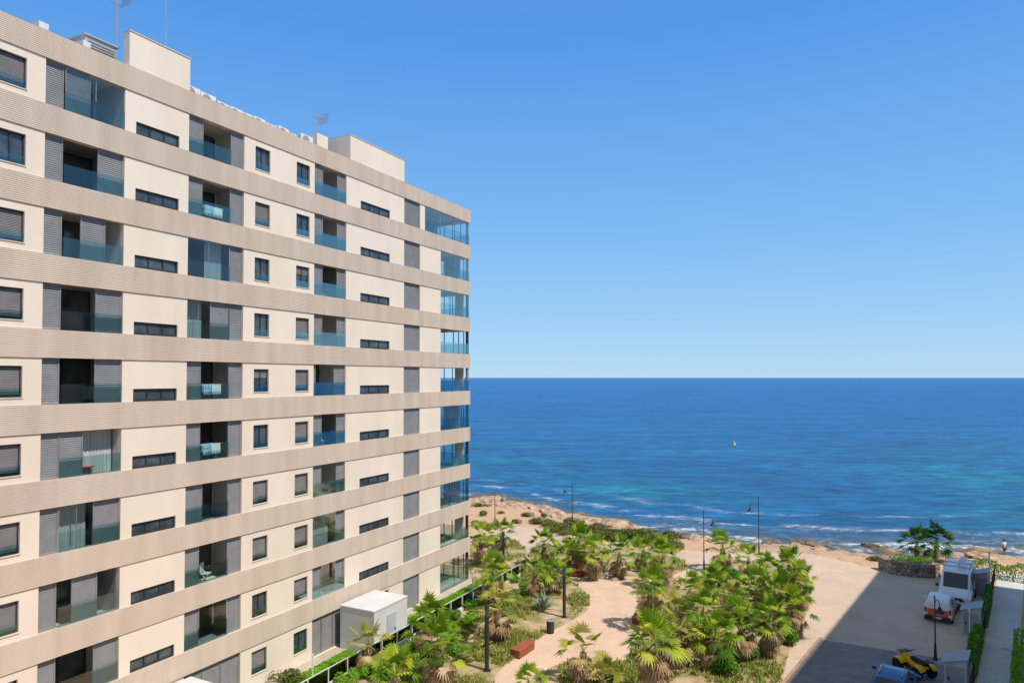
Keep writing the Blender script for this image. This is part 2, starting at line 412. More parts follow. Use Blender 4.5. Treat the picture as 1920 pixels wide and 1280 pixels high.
def gridmesh(name, xs, ys, zf, m):
    mb = MB()
    mb.v = [(x, y, zf(x, y)) for y in ys for x in xs]
    k = len(xs)
    mb.f = [(j*k+i, j*k+i+1, (j+1)*k+i+1, (j+1)*k+i) for j in range(len(ys)-1) for i in range(k-1)]
    return struct(mb.build(name, m, None, True))
gridmesh('ground', axis(-1500, 1500, -30, 75, .5), axis(-1500, 260, 52, 112, .5), tz, 'terrain')
sxs = axis(-60000, 60000, -40, 120, 2.0); sys_ = axis(-200, 90000, 55, 200, 2.0)
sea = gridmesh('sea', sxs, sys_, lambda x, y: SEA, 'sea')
at = sea.data.attributes.new('shore', 'FLOAT', 'POINT')
at.data.foreach_set('value', [y-shoreY(x) for y in sys_ for x in sxs])
# ------------------------------------------------------------------ paving, beds, lawns
sheet('promenade', pxpoly([(870, 1010), (930, 990), (1010, 988), (1090, 1004), (1180, 1016), (1290, 1031), (1400, 1037), (1500, 1037), (1600, 1044), (1650, 1056), (1560, 1085), (1400, 1085), (1200, 1085), (1060, 1075), (960, 1060), (870, 1060)], 4), .008, 'plaza')
sheet('parking', [tuple(EM(e, m))[:2] for e, m in ((10, -3.4), (70, -3.4), (69.5, -10), (67.5, -14), (60, -16.5), (10, -16.5))], .004, 'plaza')
sheet('path', pxpoly([(960, 1052), (1060, 1068), (1200, 1078), (1300, 1072), (1310, 1100), (1300, 1320), (860, 1320), (880, 1100)], 3), .013, 'path')
sheet('road', [tuple(EM(e, m))[:2] for e, m in ((6, -11.0), (46.3, -10.9), (47.6, -4.2), (6, -4.2))], .012, 'asphalt')
sheet('walkway', [tuple(EM(e, m))[:2] for e, m in ((6, -2.75), (72, -2.75), (72, -1.0), (6, -1.0))], .012, 'walk')
kb = MB(); c0, c1 = EM(6, -11.0), EM(46.4, -11.0)
mid = (c0+c1)/2
kb.obox(mid+Vector((0, 0, .05)), (c1-c0)/2, Mv*.09, (0, 0, .07)); struct(kb.build('kerb', 'kerb'))
BEDS = {
 'left': pxpoly([(985, 1068), (1030, 1072), (1062, 1085), (1100, 1112), (1102, 1142), (1055, 1172), (1000, 1203), (935, 1258), (890, 1310), (590, 1310), (650, 1258), (760, 1198), (830, 1150), (900, 1112)]),
 'corner': pxpoly([(886, 1015), (930, 1003), (965, 1012), (990, 1035), (985, 1056), (930, 1090), (886, 1090)]),
 'mid': pxpoly([(990, 1040), (1010, 1022), (1060, 1022), (1120, 1020), (1200, 1028), (1260, 1042), (1290, 1062), (1255, 1078), (1180, 1080), (1120, 1070), (1060, 1066), (1010, 1062)]),
 'right': pxpoly([(1195, 1105), (1240, 1090), (1300, 1085), (1345, 1062), (1400, 1052), (1480, 1050), (1512, 1072), (1517, 1120), (1503, 1180), (1482, 1215), (1425, 1310), (1150, 1310), (1180, 1225), (1202, 1170)]),
 'bottom': pxpoly([(1005, 1310), (1030, 1252), (1110, 1240), (1165, 1247), (1185, 1310)]),
}
for k, poly in BEDS.items(): sheet('planting_bed', poly, .03, 'soil')
def bsheet(name, x0, x1, o0, o1, z, m): return sheet(name, [tuple(BW(x, o))[:2] for x, o in ((x0, o0), (x1, o0), (x1, o1), (x0, o1))], z, m)
bsheet('terrace', -48, .6, 0, 3.4, .016, 'terrace')
bsheet('lawn', -12.2, .4, .9, 3.2, .03, 'lawn'); bsheet('lawn', -24.5, -15.9, .9, 3.2, .03, 'lawn')
# grass blades and ground cover (uncountable)
def tufts(name, n, sampler, hmin, hmax, m, blades=5, spread=.12, w=.035, cl=None):
    mb = MB(); c = 0; tries = 0
    while c < n and tries < n*30:
        tries += 1
        x, y, z = sampler()
        if cl and noise.noise(Vector((x*.35, y*.35, cl))) < R.uniform(-.2, .3): continue
        c += 1
        for b in range(blades):
            a = R.uniform(0, 2*PI); hh = R.uniform(hmin, hmax); l = R.uniform(.3, 1.1)*spread
            bx, by = x+R.uniform(-1, 1)*spread*.6, y+R.uniform(-1, 1)*spread*.6
            px_, py_ = -math.sin(a)*w, math.cos(a)*w
            mb.quad((bx-px_, by-py_, z), (bx+px_, by+py_, z), (bx+math.cos(a)*l+px_*.4, by+math.sin(a)*l+py_*.4, z+hh), (bx+math.cos(a)*l-px_*.4, by+math.sin(a)*l-py_*.4, z+hh))
    return mb.build(name, m)
def poly_sampler(poly, z):
    xs = [p[0] for p in poly]; ys = [p[1] for p in poly]
    def f():
        while True:
            x, y = R.uniform(min(xs), max(xs)), R.uniform(min(ys), max(ys))
            if inside(poly, x, y): return x, y, z
    return f
for k, n, lb in (('left', 4400, 'patchy dry ground cover in the bed between garden fence and pink path'), ('corner', 600, 'low ground cover beside the far corner of the apartment block'), ('mid', 600, 'ground cover under the palms behind the pink path'), ('right', 2600, 'dry ground cover under the palm thicket right of the pink path'), ('bottom', 600, 'ground cover in the small bed at the bottom of the pink path')):
    tag(tufts('ground_cover', n, poly_sampler(BEDS[k], .03), .06, .30, 'drygrass', 6, .2, .04, 3.3), lb, 'ground cover', None, 'stuff')
def brect(x0, x1, o0, o1, z):
    def f():
        p = BW(R.uniform(x0, x1), R.uniform(o0, o1)); return p.x, p.y, z
    return f
tag(tufts('grass', 2600, brect(-12.2, .4, .9, 3.2, .03), .03, .08, 'lime', 4, .1, .03), 'bright lawn grass strip near the far corner of the block', 'grass', None, 'stuff')
tag(tufts('grass', 2000, brect(-24.5, -15.9, .9, 3.2, .03), .03, .08, 'lime', 4, .1, .03), 'bright lawn grass in front of the white utility kiosk', 'grass', None, 'stuff')
# ------------------------------------------------------------------ the apartment building
bld = thing('apartment_building', 'long cream apartment block with tan ribbed bands and grey shuttered balconies', 'building', O, BROT)
X0 = -48.0; DEP = 14.0
Z0, Z1 = .43, 2.30      # openings within a 3 m storey
cols = {'A': (fx(-14), fx(42)), 'B1': (fx(78), fx(229)), 'N1': (fx(250), fx(332)), 'B2': (fx(350), fx(455)), 'B': (fx(476), fx(504)), 'Cc': (fx(554), fx(579)),
        'B3': (fx(588), fx(648)), 'N2': (fx(675), fx(730)), 'D': (fx(757), fx(787)), 'A0': (fx(-190), fx(-60))}
wall = MB()
XC = {f: fx(826) for f in range(10)}; XC[9] = fx(796)
def openings(f):
    z = 3*f; L = []
    lo = z+Z0 if f else .05
    for k in ('B1', 'B2', 'B3'): L.append((cols[k][0], cols[k][1], lo, z+Z1))
    L.append((cols['D'][0], cols['D'][1], lo, z+Z1))
    for k in ('A0', 'A', 'B', 'Cc'): L.append((cols[k][0], cols[k][1], z+.74, z+1.96))
    if f: L.append((cols['N1'][0], cols['N1'][1], z+.45, z+1.0))
    L.append((cols['N2'][0], cols['N2'][1], z+.45 if f else .1, z+1.0 if f else 2.1))
    return sorted(L)
for f in range(10):
    lo = 3*f+Z0 if f else 0; hi = 3*f+Z1; x = X0
    for (a, b, c, d) in openings(f):
        if a > x: wall.box(x, a, 0, .3, lo, hi)
        if c-lo > .03: wall.box(a, b, 0, .3, lo, c)
        if hi-d > .03: wall.box(a, b, 0, .3, d, hi)
        x = b
    wall.box(x, XC[f], 0, .3, lo, hi)
    wall.box(-.3, 0, 3.2, DEP, lo, hi)
wall.box(X0, 0, DEP-.3, DEP-.001, 0, 30.2); wall.box(X0-.3, X0-.001, 0, DEP, 0, 30.2)
wall.build('wall', 'wall', bld)
for f in range(10):     # horizontally ribbed bands, wrapping the far corner
    za = 3*f+Z1; zb = 3*f+3+Z0 if f < 9 else 30.38
    prof = [(-.28, za)]; n = 14; p = (zb-za)/n
    for i in range(n):
        b = za+i*p
        prof += [(.055, b), (.055, b+p*.76), (.041, b+p*.82), (.041, b+p*.97)]
    prof += [(.055, zb), (-.28, zb)]
    rings = [[(X0-.3, -o, z) for o, z in prof], [(o, -o, z) for o, z in prof], [(o, DEP+.01, z) for o, z in prof]]
    MB().loft(rings).build('ribbed_band', 'band', bld)
MB().box(X0, -.3, .3, DEP-.3, 29.75, 30.0).build('roof', 'roof', bld)
def slats(mb, x0, x1, y, z0, z1, pitch=.085):
    mb.box(x0, x0+.05, y, y+.05, z0, z1); mb.box(x1-.05, x1, y, y+.05, z0, z1)
    mb.box(x0+.05, x1-.05, y, y+.05, z0, z0+.05); mb.box(x0+.05, x1-.05, y, y+.05, z1-.05, z1)
    n = int((z1-z0-.1)/pitch); p = (z1-z0-.1)/n
    for i in range(n):
        a = z0+.05+i*p
        mb.quad((x0+.05, y+.012, a), (x1-.05, y+.012, a), (x1-.05, y+.030, a+p*.7), (x0+.05, y+.030, a+p*.7))
        mb.quad((x0+.05, y+.030, a+p*.7), (x1-.05, y+.030, a+p*.7), (x1-.05, y+.036, a+p), (x0+.05, y+.036, a+p))
    return mb
def recess(x0, x1, zf, zc, y0, y1, m, name='balcony', side0=True, side1=True):
    mb = MB()
    mb.quad((x0, y0, zf), (x1, y0, zf), (x1, y1, zf), (x0, y1, zf))
    mb.quad((x0, y0, zc), (x0, y1, zc), (x1, y1, zc), (x1, y0, zc))
    if side0: mb.quad((x0, y0, zf), (x0, y1, zf), (x0, y1, zc), (x0, y0, zc))
    if side1: mb.quad((x1, y0, zf), (x1, y0, zc), (x1, y1, zc), (x1, y1, zf))
    mb.quad((x0, y1, zf), (x1, y1, zf), (x1, y1, zc), (x0, y1, zc))
    return mb.build(name, m, bld)
def curtain(x0, x1, y, z0, z1):
    mb = MB(); n = max(6, int((x1-x0)/.08)); pts = []
    for i in range(n+1):
        pts.append((x0+(x1-x0)*i/n, y+(.05 if i % 2 else 0)))
    for a, b in zip(pts, pts[1:]): mb.quad((*a, z0), (*b, z0), (*b, z1), (*a, z1))
    return mb
B1P = {9: 'S78-115 S118-166 G118-229', 8: 'S78-115 S181-229', 7: 'S78-115 S150-197', 6: 'S78-115 S180-229', 5: 'S78-114 S180-229', 4: 'S78-115 S116-160 C160-226', 3: 'S78-115 G116-180 C116-180 S180-229', 2: 'S78-114 S142-190', 1: 'S78-114 S184-229', 0: 'S78-229'}
B2P = {9: 'S350-380 S432-455', 8: 'S350-379 S431-455', 7: 'G350-430 C395-428 S431-455', 6: 'G350-395 C352-392 S396-430 S432-455', 5: 'S350-379 S431-455', 4: 'S350-379 S431-455', 3: 'S350-384 S431-455', 2: 'S350-379 S431-455', 1: 'S350-379 G379-430 S431-455', 0: 'S350-385 S386-420 S421-455'}
B3P = {9: 'S588-606 S633-648', 8: 'S588-606 S633-648', 7: 'S588-606 S633-648', 6: 'S588-606 S633-648', 5: 'S588-594 S628-648', 4: 'S588-606 S633-648', 3: 'S588-606 S633-648', 2: 'G588-632 C590-630 S633-648', 1: 'S588-606 G606-632 S633-648', 0: 'S588-607 S608-628 S629-648'}
for key, spec in (('B1', B1P), ('B2', B2P), ('B3', B3P)):
    x0, x1 = cols[key]
    for f in range(10):
        z = 3*f; lo = z+Z0 if f else .06; hi = z+Z1
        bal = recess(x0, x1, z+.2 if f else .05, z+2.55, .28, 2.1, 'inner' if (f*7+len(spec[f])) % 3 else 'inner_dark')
        xm = x0+(x1-x0)*(.22 if f % 2 else .1)
        MB().box(xm, x1-.25, 2.03, 2.08, z+.22, z+2.35).build('sliding_door', 'door_glass', bal)
        xe = x1-.25; fz0, fz1 = z+.22, z+2.35; xc = (xm+xe)/2
        fr = MB()      # one continuous frame outline with a centre post
        for a_, b_ in ((xm, xc), (xc, xe)):
            fr.box(a_-.03, b_+.03, 2.0, 2.029, fz1-.06, fz1); fr.box(a_-.03, a_+.03, 2.0, 2.029, fz0, fz1-.06)
        fr.box(xe-.03, xe+.03, 2.0, 2.029, fz0, fz1-.06)
        fr.build('door_frame', 'frame', bal)
        for w in spec[f].split():
            a, b = w[1:].split('-'); xa, xb = fx(float(a)), fx(float(b))
            xa = max(xa, x0+.01); xb = min(xb, x1-.01)
            if w[0] == 'S':
                slats(MB(), xa, xb, .10, lo+.01, hi-.01).build('shutter_panel', 'shutter', bal)
            elif w[0] == 'G':
                MB().box(xa, xb, .045, .06, lo+.80, hi-.01).build('enclosure_glass', 'clear', bal)
                n = max(2, int((xb-xa)/.9)); mu = MB()
                for i in range(n+1):
                    xx = xa+(xb-xa)*i/n; mu.box(xx-.018, xx+.018, .062, .09, lo+.82, hi-.012)
                mu.build('glass_mullion', 'grey', bal)
            elif w[0] == 'C':
                curtain(xa, xb, .55, z+.22, hi+.15).build('curtain', 'curtain', bal)
        if f:
            s0 = fx({'B1': 115, 'B2': 351, 'B3': 589}[key])
            s1 = x1-.012 if key != 'B2' else fx(431)
            MB().box(s0, s1, .012, .03, lo+.005, lo+.80).build('glass_railing', 'glass', bal)
# windows
def window(x0, x1, z0, z1, kind):
    fr = MB(); t = .055; y = .10
    fr.box(x0, x0+t, y, y+.08, z0, z1); fr.box(x1-t, x1, y, y+.08, z0, z1)
    fr.box(x0+t, x1-t, y, y+.08, z0, z0+t); fr.box(x0+t, x1-t, y, y+.08, z1-t, z1)
    xm = (x0+x1)/2
    if kind != 'shut': fr.box(xm-.03, xm+.03, y+.005, y+.075, z0+t, z1-t)
    w = fr.build('window', 'frame', bld)
    MB().box(x0+t, x1-t, y+.05, y+.07, z0+t, z1-t).build('pane', 'pane', w)
    if kind in ('shut', 'half'):
        zs = z0+(.10 if kind == 'shut' else .62)*(z1-z0)
        mb = MB(); n = int((z1-t-zs)/.06)
        for i in range(n):
            a = zs+i*(z1-t-zs)/n; b = zs+(i+1)*(z1-t-zs)/n
            mb.quad((x0+t, y+.015, a), (x1-t, y+.015, a), (x1-t, y+.038, b), (x0+t, y+.038, b))
        mb.build('roller_shutter', 'roller', w)
    if kind != 'slot':
        MB().box(x0+.01, x1-.01, .03, .042, z0+.02, z0+.36).build('glass_guard', 'glass', w)
    MB().box(x0-.02, x1+.02, -.03, .095, z0-.045, z0-.002).build('sill', 'band', w)
WT = {'A0': 'sssssssssss', 'A': 'sosssssssss', 'B': 'osoohossos', 'Cc': 'oohsssssso'}
for k in ('A0', 'A', 'B', 'Cc'):
    for i in range(10):
        f = 9-i
        window(cols[k][0], cols[k][1], 3*f+.74, 3*f+1.96, {'s': 'shut', 'o': 'open', 'h': 'half'}[WT[k][i]])
for k in ('N1', 'N2'):
    for f in range(10):
        if f == 0:
            if k == 'N2': window(cols[k][0], cols[k][1], .1, 2.1, 'slot')
            continue
        x0, x1 = cols[k]; z0, z1 = 3*f+.455, 3*f+1.0; y = .06; t = .065
        fr = MB()
        fr.box(x0, x0+t, y, y+.1, z0, z1); fr.box(x1-t, x1, y, y+.1, z0, z1); fr.box(x0+t, x1-t, y, y+.1, z0, z0+t); fr.box(x0+t, x1-t, y, y+.1, z1-t, z1)
        for q in (.33, .66): fr.box(x0+(x1-x0)*q-.03, x0+(x1-x0)*q+.03, y+.005, y+.095, z0+t, z1-t)
        w = fr.build('window', 'frame', bld)
        MB().box(x0+t, x1-t, y+.05, y+.07, z0+t, z1-t).build('pane', 'pane', w)
for f in range(10):
    x0, x1 = cols['D']; lo = 3*f+Z0 if f else .06
    sh = slats(MB(), x0+.01, x1-.01, .08, lo+.01, 3*f+Z1-.01).build('shutter_panel', 'shutter', bld)
    MB().box(x0, x1, .2, .25, lo, 3*f+Z1).build('backing_panel', 'frame', sh)
# glazed corner loggias
for f in range(10):
    x0 = XC[f]; z = 3*f; lo = z+Z0 if f else .06; hi = z+Z1
    mb = MB()
    zf, zc = (z+.2 if f else .05), z+2.55
    mb.quad((x0, .28, zf), (-.28, .28, zf), (-.28, 3.2, zf), (x0, 3.2, zf)); mb.quad((x0, .28, zc), (x0, 3.2, zc), (-.28, 3.2, zc), (-.28, .28, zc))
    mb.quad((x0, .3, zf), (x0, 3.2, zf), (x0, 3.2, zc), (x0, .3, zc)); mb.quad((x0, 3.2, zf), (-.28, 3.2, zf), (-.28, 3.2, zc), (x0, 3.2, zc))
    lg = mb.build('corner_loggia', 'inner', bld)
    MB().box(x0+.3, -.5, 3.12, 3.17, zf+.02, zc-.2).build('sliding_door', 'door_glass', lg)
    MB().box(x0+.01, -.03, .02, .035, lo+.005, lo+.85).build('glass_railing', 'glass', lg)
    MB().box(-.035, -.02, .04, 3.19, lo+.005, lo+.85).build('glass_railing', 'glass', lg)
    if f in (9, 8, 7, 4, 2, 0):
        MB().box(x0+.01, -.03, .04, .05, lo+.86, hi-.01).build('enclosure_glass', 'clear', lg)
    mu = MB(); n = {9: 3, 8: 2, 7: 3, 6: 1, 5: 1, 4: 4, 3: 1, 2: 3, 1: 1, 0: 2}[f]
    for i in range(n+1):
        xx = x0+.04+(-.09-x0)*i/n; mu.box(xx-.03, xx+.03, .055, .10, lo+.006, hi-.01)
    for yy in ((.8, 1.6, 2.4, 3.15) if f % 2 else (.5, 1.0, 1.5, 2.4, 3.15)): mu.box(-.1, -.055, yy-.03, yy+.03, lo+.006, hi-.01)
    mu.box(-.19, -.045, .06, .24, lo+.006, hi-.011)
    mu.build('glass_mullion', 'grey' if f in (9, 8, 5) else 'frame', lg)
    if f in (8, 7, 5, 4, 3, 2, 1):      # blinds and curtains inside the end glazing
        cu = MB(); y0_, y1_ = ((.35, 1.2) if f % 2 else (.7, 2.3)); nn_ = 12
        for i in range(nn_):
            a_, b_ = y0_+(y1_-y0_)*i/nn_, y0_+(y1_-y0_)*(i+1)/nn_; wa, wb = (.05 if i % 2 else 0), (0 if i % 2 else .05)
            cu.quad((-.32-wa, a_, z+.25), (-.32-wb, b_, z+.25), (-.32-wb, b_, hi+.1), (-.32-wa, a_, hi+.1))
        cu.build('curtain', 'curtain', lg)
    if f in (9, 7, 4, 2):
        MB().box(x0+.4, x0+1.6, .5, 2.4, zc-.16, zc-.12).build('ceiling_panel', 'white', lg)
# roof stair heads
MB().box(fx(236), fx(351), -.003, .45, 30.385, 31.95).build('stair_head', 'wall', bld)
MB().box(fx(655)+.0, fx(757), -.003, 2.1, 30.385, 31.95).build('stair_head', 'wall', bld)
MB().box(fx(620), fx(640), 1.2, 2.6, 30.385, 31.75).build('stair_head', 'wall', bld)
MB().box(fx(655)-.0, fx(757)+.03, -.035, 2.13, 31.953, 32.0).build('coping', 'band', bld)
MB().box(fx(236)-.03, fx(351)+.03, -.035, .48, 31.953, 32.0).build('coping', 'band', bld)
# rooftop machines
ac0 = thing('air_conditioner', 'white air conditioning unit standing in the row along the roof parapet', 'air conditioner')
MB().box(-.45, .45, -.17, .17, .22, .82).build('casing', 'whitemetal', ac0)
MB().lathe([(.02, 0), (.26, 0), (.26, -.02), (.02, -.03)], 16, (-.1, -.171, .51), 'y').build('fan_grille', 'grey', ac0)
for sx in (-.35, .35): MB().box(sx-.04, sx+.04, -.2, .2, 0, .218).build('foot', 'grey', ac0)
ACP = Proto(ac0)
for px_, o_, z_, sc, rz in [(92, -1.2, 30.1, 1.1, 1.57), (168, -1.0, 30.1, 1.0, 1.67), (366, -.6, 30.02, 1.05, 0), (397, -.6, 30.02, 1, 0), (372, -1.7, 30.40, 1, 0), (428, -.7, 30.0, .95, .1), (450, -.6, 30.0, .9, 0), (472, -.75, 30.0, .95, -.08), (494, -.6, 30.0, .92, 0), (519, -.7, 30.0, .9, 0), (539, -.6, 30.0, .97, .1), (557, -.7, 30.0, .9, 0), (583, -.6, 30.02, 1.1, 0)]:
    p = BW(fx(px_), o_, z_)
    lb = {92: 'large white air conditioning unit nearest the left end of the roof', 168: 'white air conditioning unit just left of the nearer roof stair head'}.get(px_)
    ACP.place(p, BROT+rz, sc, lb or 'white air conditioning unit in the row between the two roof stair heads', None if lb else 'air conditioners along the roof')
vent = thing('roof_vent_housing', 'grey metal ventilation housing left of the nearer roof stair head', 'vent', BW(fx(206), -1.4, 30.0), BROT)
MB().box(-.7, .7, -.5, .5, 0, 1.35).build('housing', 'lightgrey', vent)
lv = MB()
for i in range(7): lv.box(-.6, .6, -.54, -.505, .4+i*.12, .46+i*.12)
lv.build('louvre', 'grey', vent); MB().box(-.78, .78, -.58, .58, 1.352, 1.4).build('cap', 'lightgrey', vent)
def antenna(label, p, h, boom=True):
    t = thing('television_antenna', label, 'antenna', p, BROT)
    MB().tube([(0, 0, 0), (0, 0, h)], .03, 6).build('mast', 'grey', t)
    if boom:
        MB().tube([(-.55, 0, h-.25), (.55, .15, h-.1)], .018, 6).build('boom', 'grey', t)
        el = MB()
        for i in range(8):
            u = -.5+i*.14; el.tube([(u, -.28, h-.18+u*.14), (u, .34, h-.18+u*.14)], .012, 5)
        el.build('element', 'whitemetal', t)
        rf = MB()
        for i in range(6):
            for s_ in (-1, 1): rf.tube([(.55+s_*i*.03*.6, -.36, h-.12+s_*i*.07), (.55+s_*i*.03*.6, .42, h-.12+s_*i*.07)], .01, 5)
        rf.build('reflector', 'grey', t)
        MB().tube([(-.35, 0, h-.65), (.4, 0, h-.65)], .02, 6).build('crossbar', 'grey', t)
    return t
antenna('television antenna on the nearer roof stair head', BW(fx(234), -.9, 30.1), 3.9)
antenna('tall thin bare mast rising behind the nearer roof stair head', BW(fx(327), -.9, 30.1), 5.2, False)
antenna('television antenna beside the farther roof stair head', BW(fx(652), -2.6, 30.1), 3.6)
# balcony contents
def drying_rack(label, p, cloth):
    t = thing('drying_rack', label, 'drying rack', p, BROT)
    mb = MB()
    for sx in (-.5, .5):
        mb.tube([(sx, -.25, 0), (sx, .25, .95)], .015, 5); mb.tube([(sx, .25, 0), (sx, -.25, .95)], .015, 5)
    for k in range(5): mb.tube([(-.6, -.28+k*.14, .95), (.6, -.28+k*.14, .95)], .01, 5)
    mb.build('frame', 'whitemetal', t)
    for k, (a, b, y) in enumerate(((-.55, -.1, -.28), (-.05, .5, -.28), (-.4, .3, .0))):
        c = MB(); n = 6
        for i in range(n):
            u0, u1 = a+(b-a)*i/n, a+(b-a)*(i+1)/n; w0, w1 = .02*(i % 2), .02*((i+1) % 2)
            c.quad((u0, y-.03-w0, .45+.04*k), (u1, y-.03-w1, .45), (u1, y, .975), (u0, y, .975))
            c.quad((u0, y, .975), (u1, y, .975), (u1, y+.04+w1, .6), (u0, y+.04+w0, .6))
        c.build('towel', cloth if k != 1 else 'shirt', t)
xb2 = (fx(384)+fx(430))/2
drying_rack('drying rack with teal towels on the second highest middle balcony', BW(xb2, -.62, 24.2), 'towel_teal')
drying_rack('drying rack with blue towels on the balcony level with the sea horizon', BW(xb2, -.62, 15.2), 'towel_blue')
drying_rack('drying rack with striped blue towels one balcony below the horizon', BW(xb2, -.62, 12.2), 'towel_blue')
def folding_chair(label, p, rz):
    ch = thing('folding_chair', label, 'chair', p, rz)
    MB().box(-.22, .22, -.2, .2, .42, .45).build('seat', 'white', ch)
    MB().box(-.22, .22, .2, .23, .5, .98).build('backrest', 'white', ch)
    for sx in (-.2, .2):
        MB().tube([(sx, -.22, 0), (sx, .215, .55)], .018, 6).build('leg', 'whitemetal', ch); MB().tube([(sx, .22, 0), (sx, -.18, .41)], .018, 6).build('leg', 'whitemetal', ch)
folding_chair('white folding chair on a middle balcony low on the facade', BW(xb2, -.7, 6.2), BROT+.5)
folding_chair('white folding chair on the third highest far balcony', BW((fx(606)+fx(632))/2, -.8, 21.2), BROT+.3)
folding_chair('white folding chair on the far balcony below the horizon', BW((fx(606)+fx(632))/2, -.8, 12.2), BROT-.4)
tb = thing('balcony_table', 'small orange table on the near balcony with pale curtains', 'table', BW(fx(172), -.45, 12.2), BROT)
MB().box(-.35, .35, -.15, .15, .50, .54).build('tabletop', 'paint_orange', tb)
for sx in (-.28, .28):
    for sy in (-.1, .1): MB().tube([(sx, sy, 0), (sx, sy, .5)], .02, 6).build('leg', 'paint_orange', tb)
# ------------------------------------------------------------------ block behind the camera on the right (its shade falls on the parking)
rb = thing('apartment_building', 'cream apartment block standing right of the walkway and shading the parking', 'building', EM(0, 7), EROT)
HB = 26.6
MB().box(-60, 67, -11.5, -.05, 0, HB).build('wall', 'wall', rb)
for f in range(8):
    MB().box(-60.05, 67.05, -.049, .06, 3*f+2.3, 3*f+3.43).build('band', 'band', rb)
for f in range(8):
    for k in range(12):
        MB().box(-55+k*10, -50+k*10, -.045, .0, 3*f+.6, 3*f+2.2).build('window', 'pane', rb)
# ------------------------------------------------------------------ garden kiosks of the block
def kiosk(label, x0, x1, o0, o1, h):
    t = thing('utility_kiosk', label, 'kiosk', BW((x0+x1)/2, (o0+o1)/2), BROT)
    w, d = (x1-x0)/2, (o1-o0)/2
    MB().box(-w, w, -d, d, 0, h).build('wall', 'white', t)
    MB().box(-w-.03, w+.03, -d-.03, d+.03, h+.002, h+.08).build('roof', 'white', t)
    dr = MB().box(-.45, .45, -d-.03, -d-.003, .05, 2.05).build('door', 'lightgrey', t)
    MB().box(.3, .36, -d-.07, -d-.032, .95, 1.1).build('handle', 'black', dr)
kiosk('white square utility kiosk at the foot of the apartment block', -15.9, -12.6, .35, 2.95, 2.55)
kiosk('white flat roofed kiosk cut off by the bottom edge of the photo', -29.1, -26.3, .3, 2.5, 2.2)
# ------------------------------------------------------------------ garden fence
fe = thing('garden_fence', 'low white garden wall topped with glass panels and posts along the block', 'fence', BW(0, 3.45), BROT)
MB().box(-34, 2.4, -.08, .08, 0, .28).build('wall', 'white', fe)
n = 24
for i in range(n+1):
    xx = -34+36.4*i/n; MB().box(xx-.03, xx+.03, -.03, .03, .282, 1.05).build('post', 'whitemetal', fe)
for i in range(n):
    a = -34+36.4*i/n; MB().box(a+.05, a+36.4/n-.05, -.008, .008, .33, 1.0).build('glass_panel', 'fence_glass', fe)
MB().box(-34.05, 2.45, -.025, .025, 1.052, 1.08).build('handrail', 'whitemetal', fe)
# ------------------------------------------------------------------ palms
def fan(mb, base, az, el, plen, flen, nseg, droop, spread):
    d = Vector((math.cos(az)*math.cos(el), math.sin(az)*math.cos(el), math.sin(el)))
    sd_ = Vector((-math.sin(az), math.cos(az), 0)); up = d.cross(sd_); up = -up if up.z < 0 else up
    e = base+d*plen-Vector((0, 0, droop*.25*plen)); w = .024
    ie = len(mb.v)       # the petiole ends in one vertex shared by all blades, so a leaf is one piece
    mb.v += [tuple(e), tuple(base-sd_*w*1.5), tuple(base+sd_*w*1.5)]; mb.f.append((ie, ie+1, ie+2))
    tilt = R.uniform(-.4, .4); sd2 = (sd_*math.cos(tilt)+up*math.sin(tilt)); up2 = d.cross(sd2)
    dd = (d-Vector((0, 0, droop*.35))).normalized()
    for k in range(nseg):
        a = -spread+2*spread*k/(nseg-1)
        s_ = (dd*math.cos(a)+sd2*math.sin(a)).normalized()
        L = flen*(.66+.34*math.cos(a*.8))*R.uniform(.85, 1.12)
        pr = up2.cross(s_).normalized()*L*.085
        mid = e+s_*L*.5+up*.05*L; tip = e+s_*L-Vector((0, 0, droop*L*R.uniform(.2, .55)))
        n = len(mb.v); mb.v += [tuple(mid+pr), tuple(tip), tuple(mid-pr)]; mb.f.append((ie, n, n+1, n+2))
def palm_proto(hc, nl, nd, lm, seed, spread_el=(1.45, -.15), size=.98, pl=1.0):
    t = thing('palm_tree', 'fan palm', 'palm tree')
    tr = MB(); pts = []; rs = []
    for i in range(13):
        u = i/12; pts.append((.05*math.sin(seed+u*2), .05*math.cos(seed+u*2.3), hc*u)); rs.append((.26-.08*u)*(1.12 if i % 2 else .92))
    tr.tube(pts, rs, 9).build('trunk', 'trunk', t, True)
    cr = MB(); c = Vector((.05*math.sin(seed+2), .05*math.cos(seed+2.3), hc))
    for i in range(nl):
        u = (i+.5)/nl; el = spread_el[0]+(spread_el[1]-spread_el[0])*u**.85+R.uniform(-.14, .14)
        fan(cr, c+Vector((0, 0, .1*(1-u))), i*2.39996+R.uniform(-.3, .3), el, R.uniform(.6, 1.15)*size*pl, R.uniform(.62, .9)*size, 12, .12+.55*u, 1.45)
    cr.build('crown', lm, t)
    if nd:
        de = MB()
        for i in range(nd):
            u = (i+.5)/nd; el = -.45-.85*u+R.uniform(-.15, .15)
            fan(de, c-Vector((0, 0, .05+.6*u*hc*.65)), i*2.39996+R.uniform(-.3, .3), el, R.uniform(.4, .8), R.uniform(.5, .75), 9, .7, 1.2)
        de.build('dead_fronds', 'dead', t)
    return Proto(t)
PP = [palm_proto(2.2, 20, 30, 'leaf', 1), palm_proto(1.9, 18, 30, 'leaf', 2.2), palm_proto(2.6, 20, 36, 'leaf', 4), palm_proto(1.5, 18, 16, 'leaf', 5.5)]
PD = [palm_proto(1.9, 12, 40, 'leaf2', 3.3, (1.4, -.1)), palm_proto(1.5, 11, 34, 'leaf2', 6.1, (1.4, .0))]
PK = [palm_proto(1.6, 30, 0, 'darkleaf', 8, (1.4, -.45), 1.05, 1.15)]
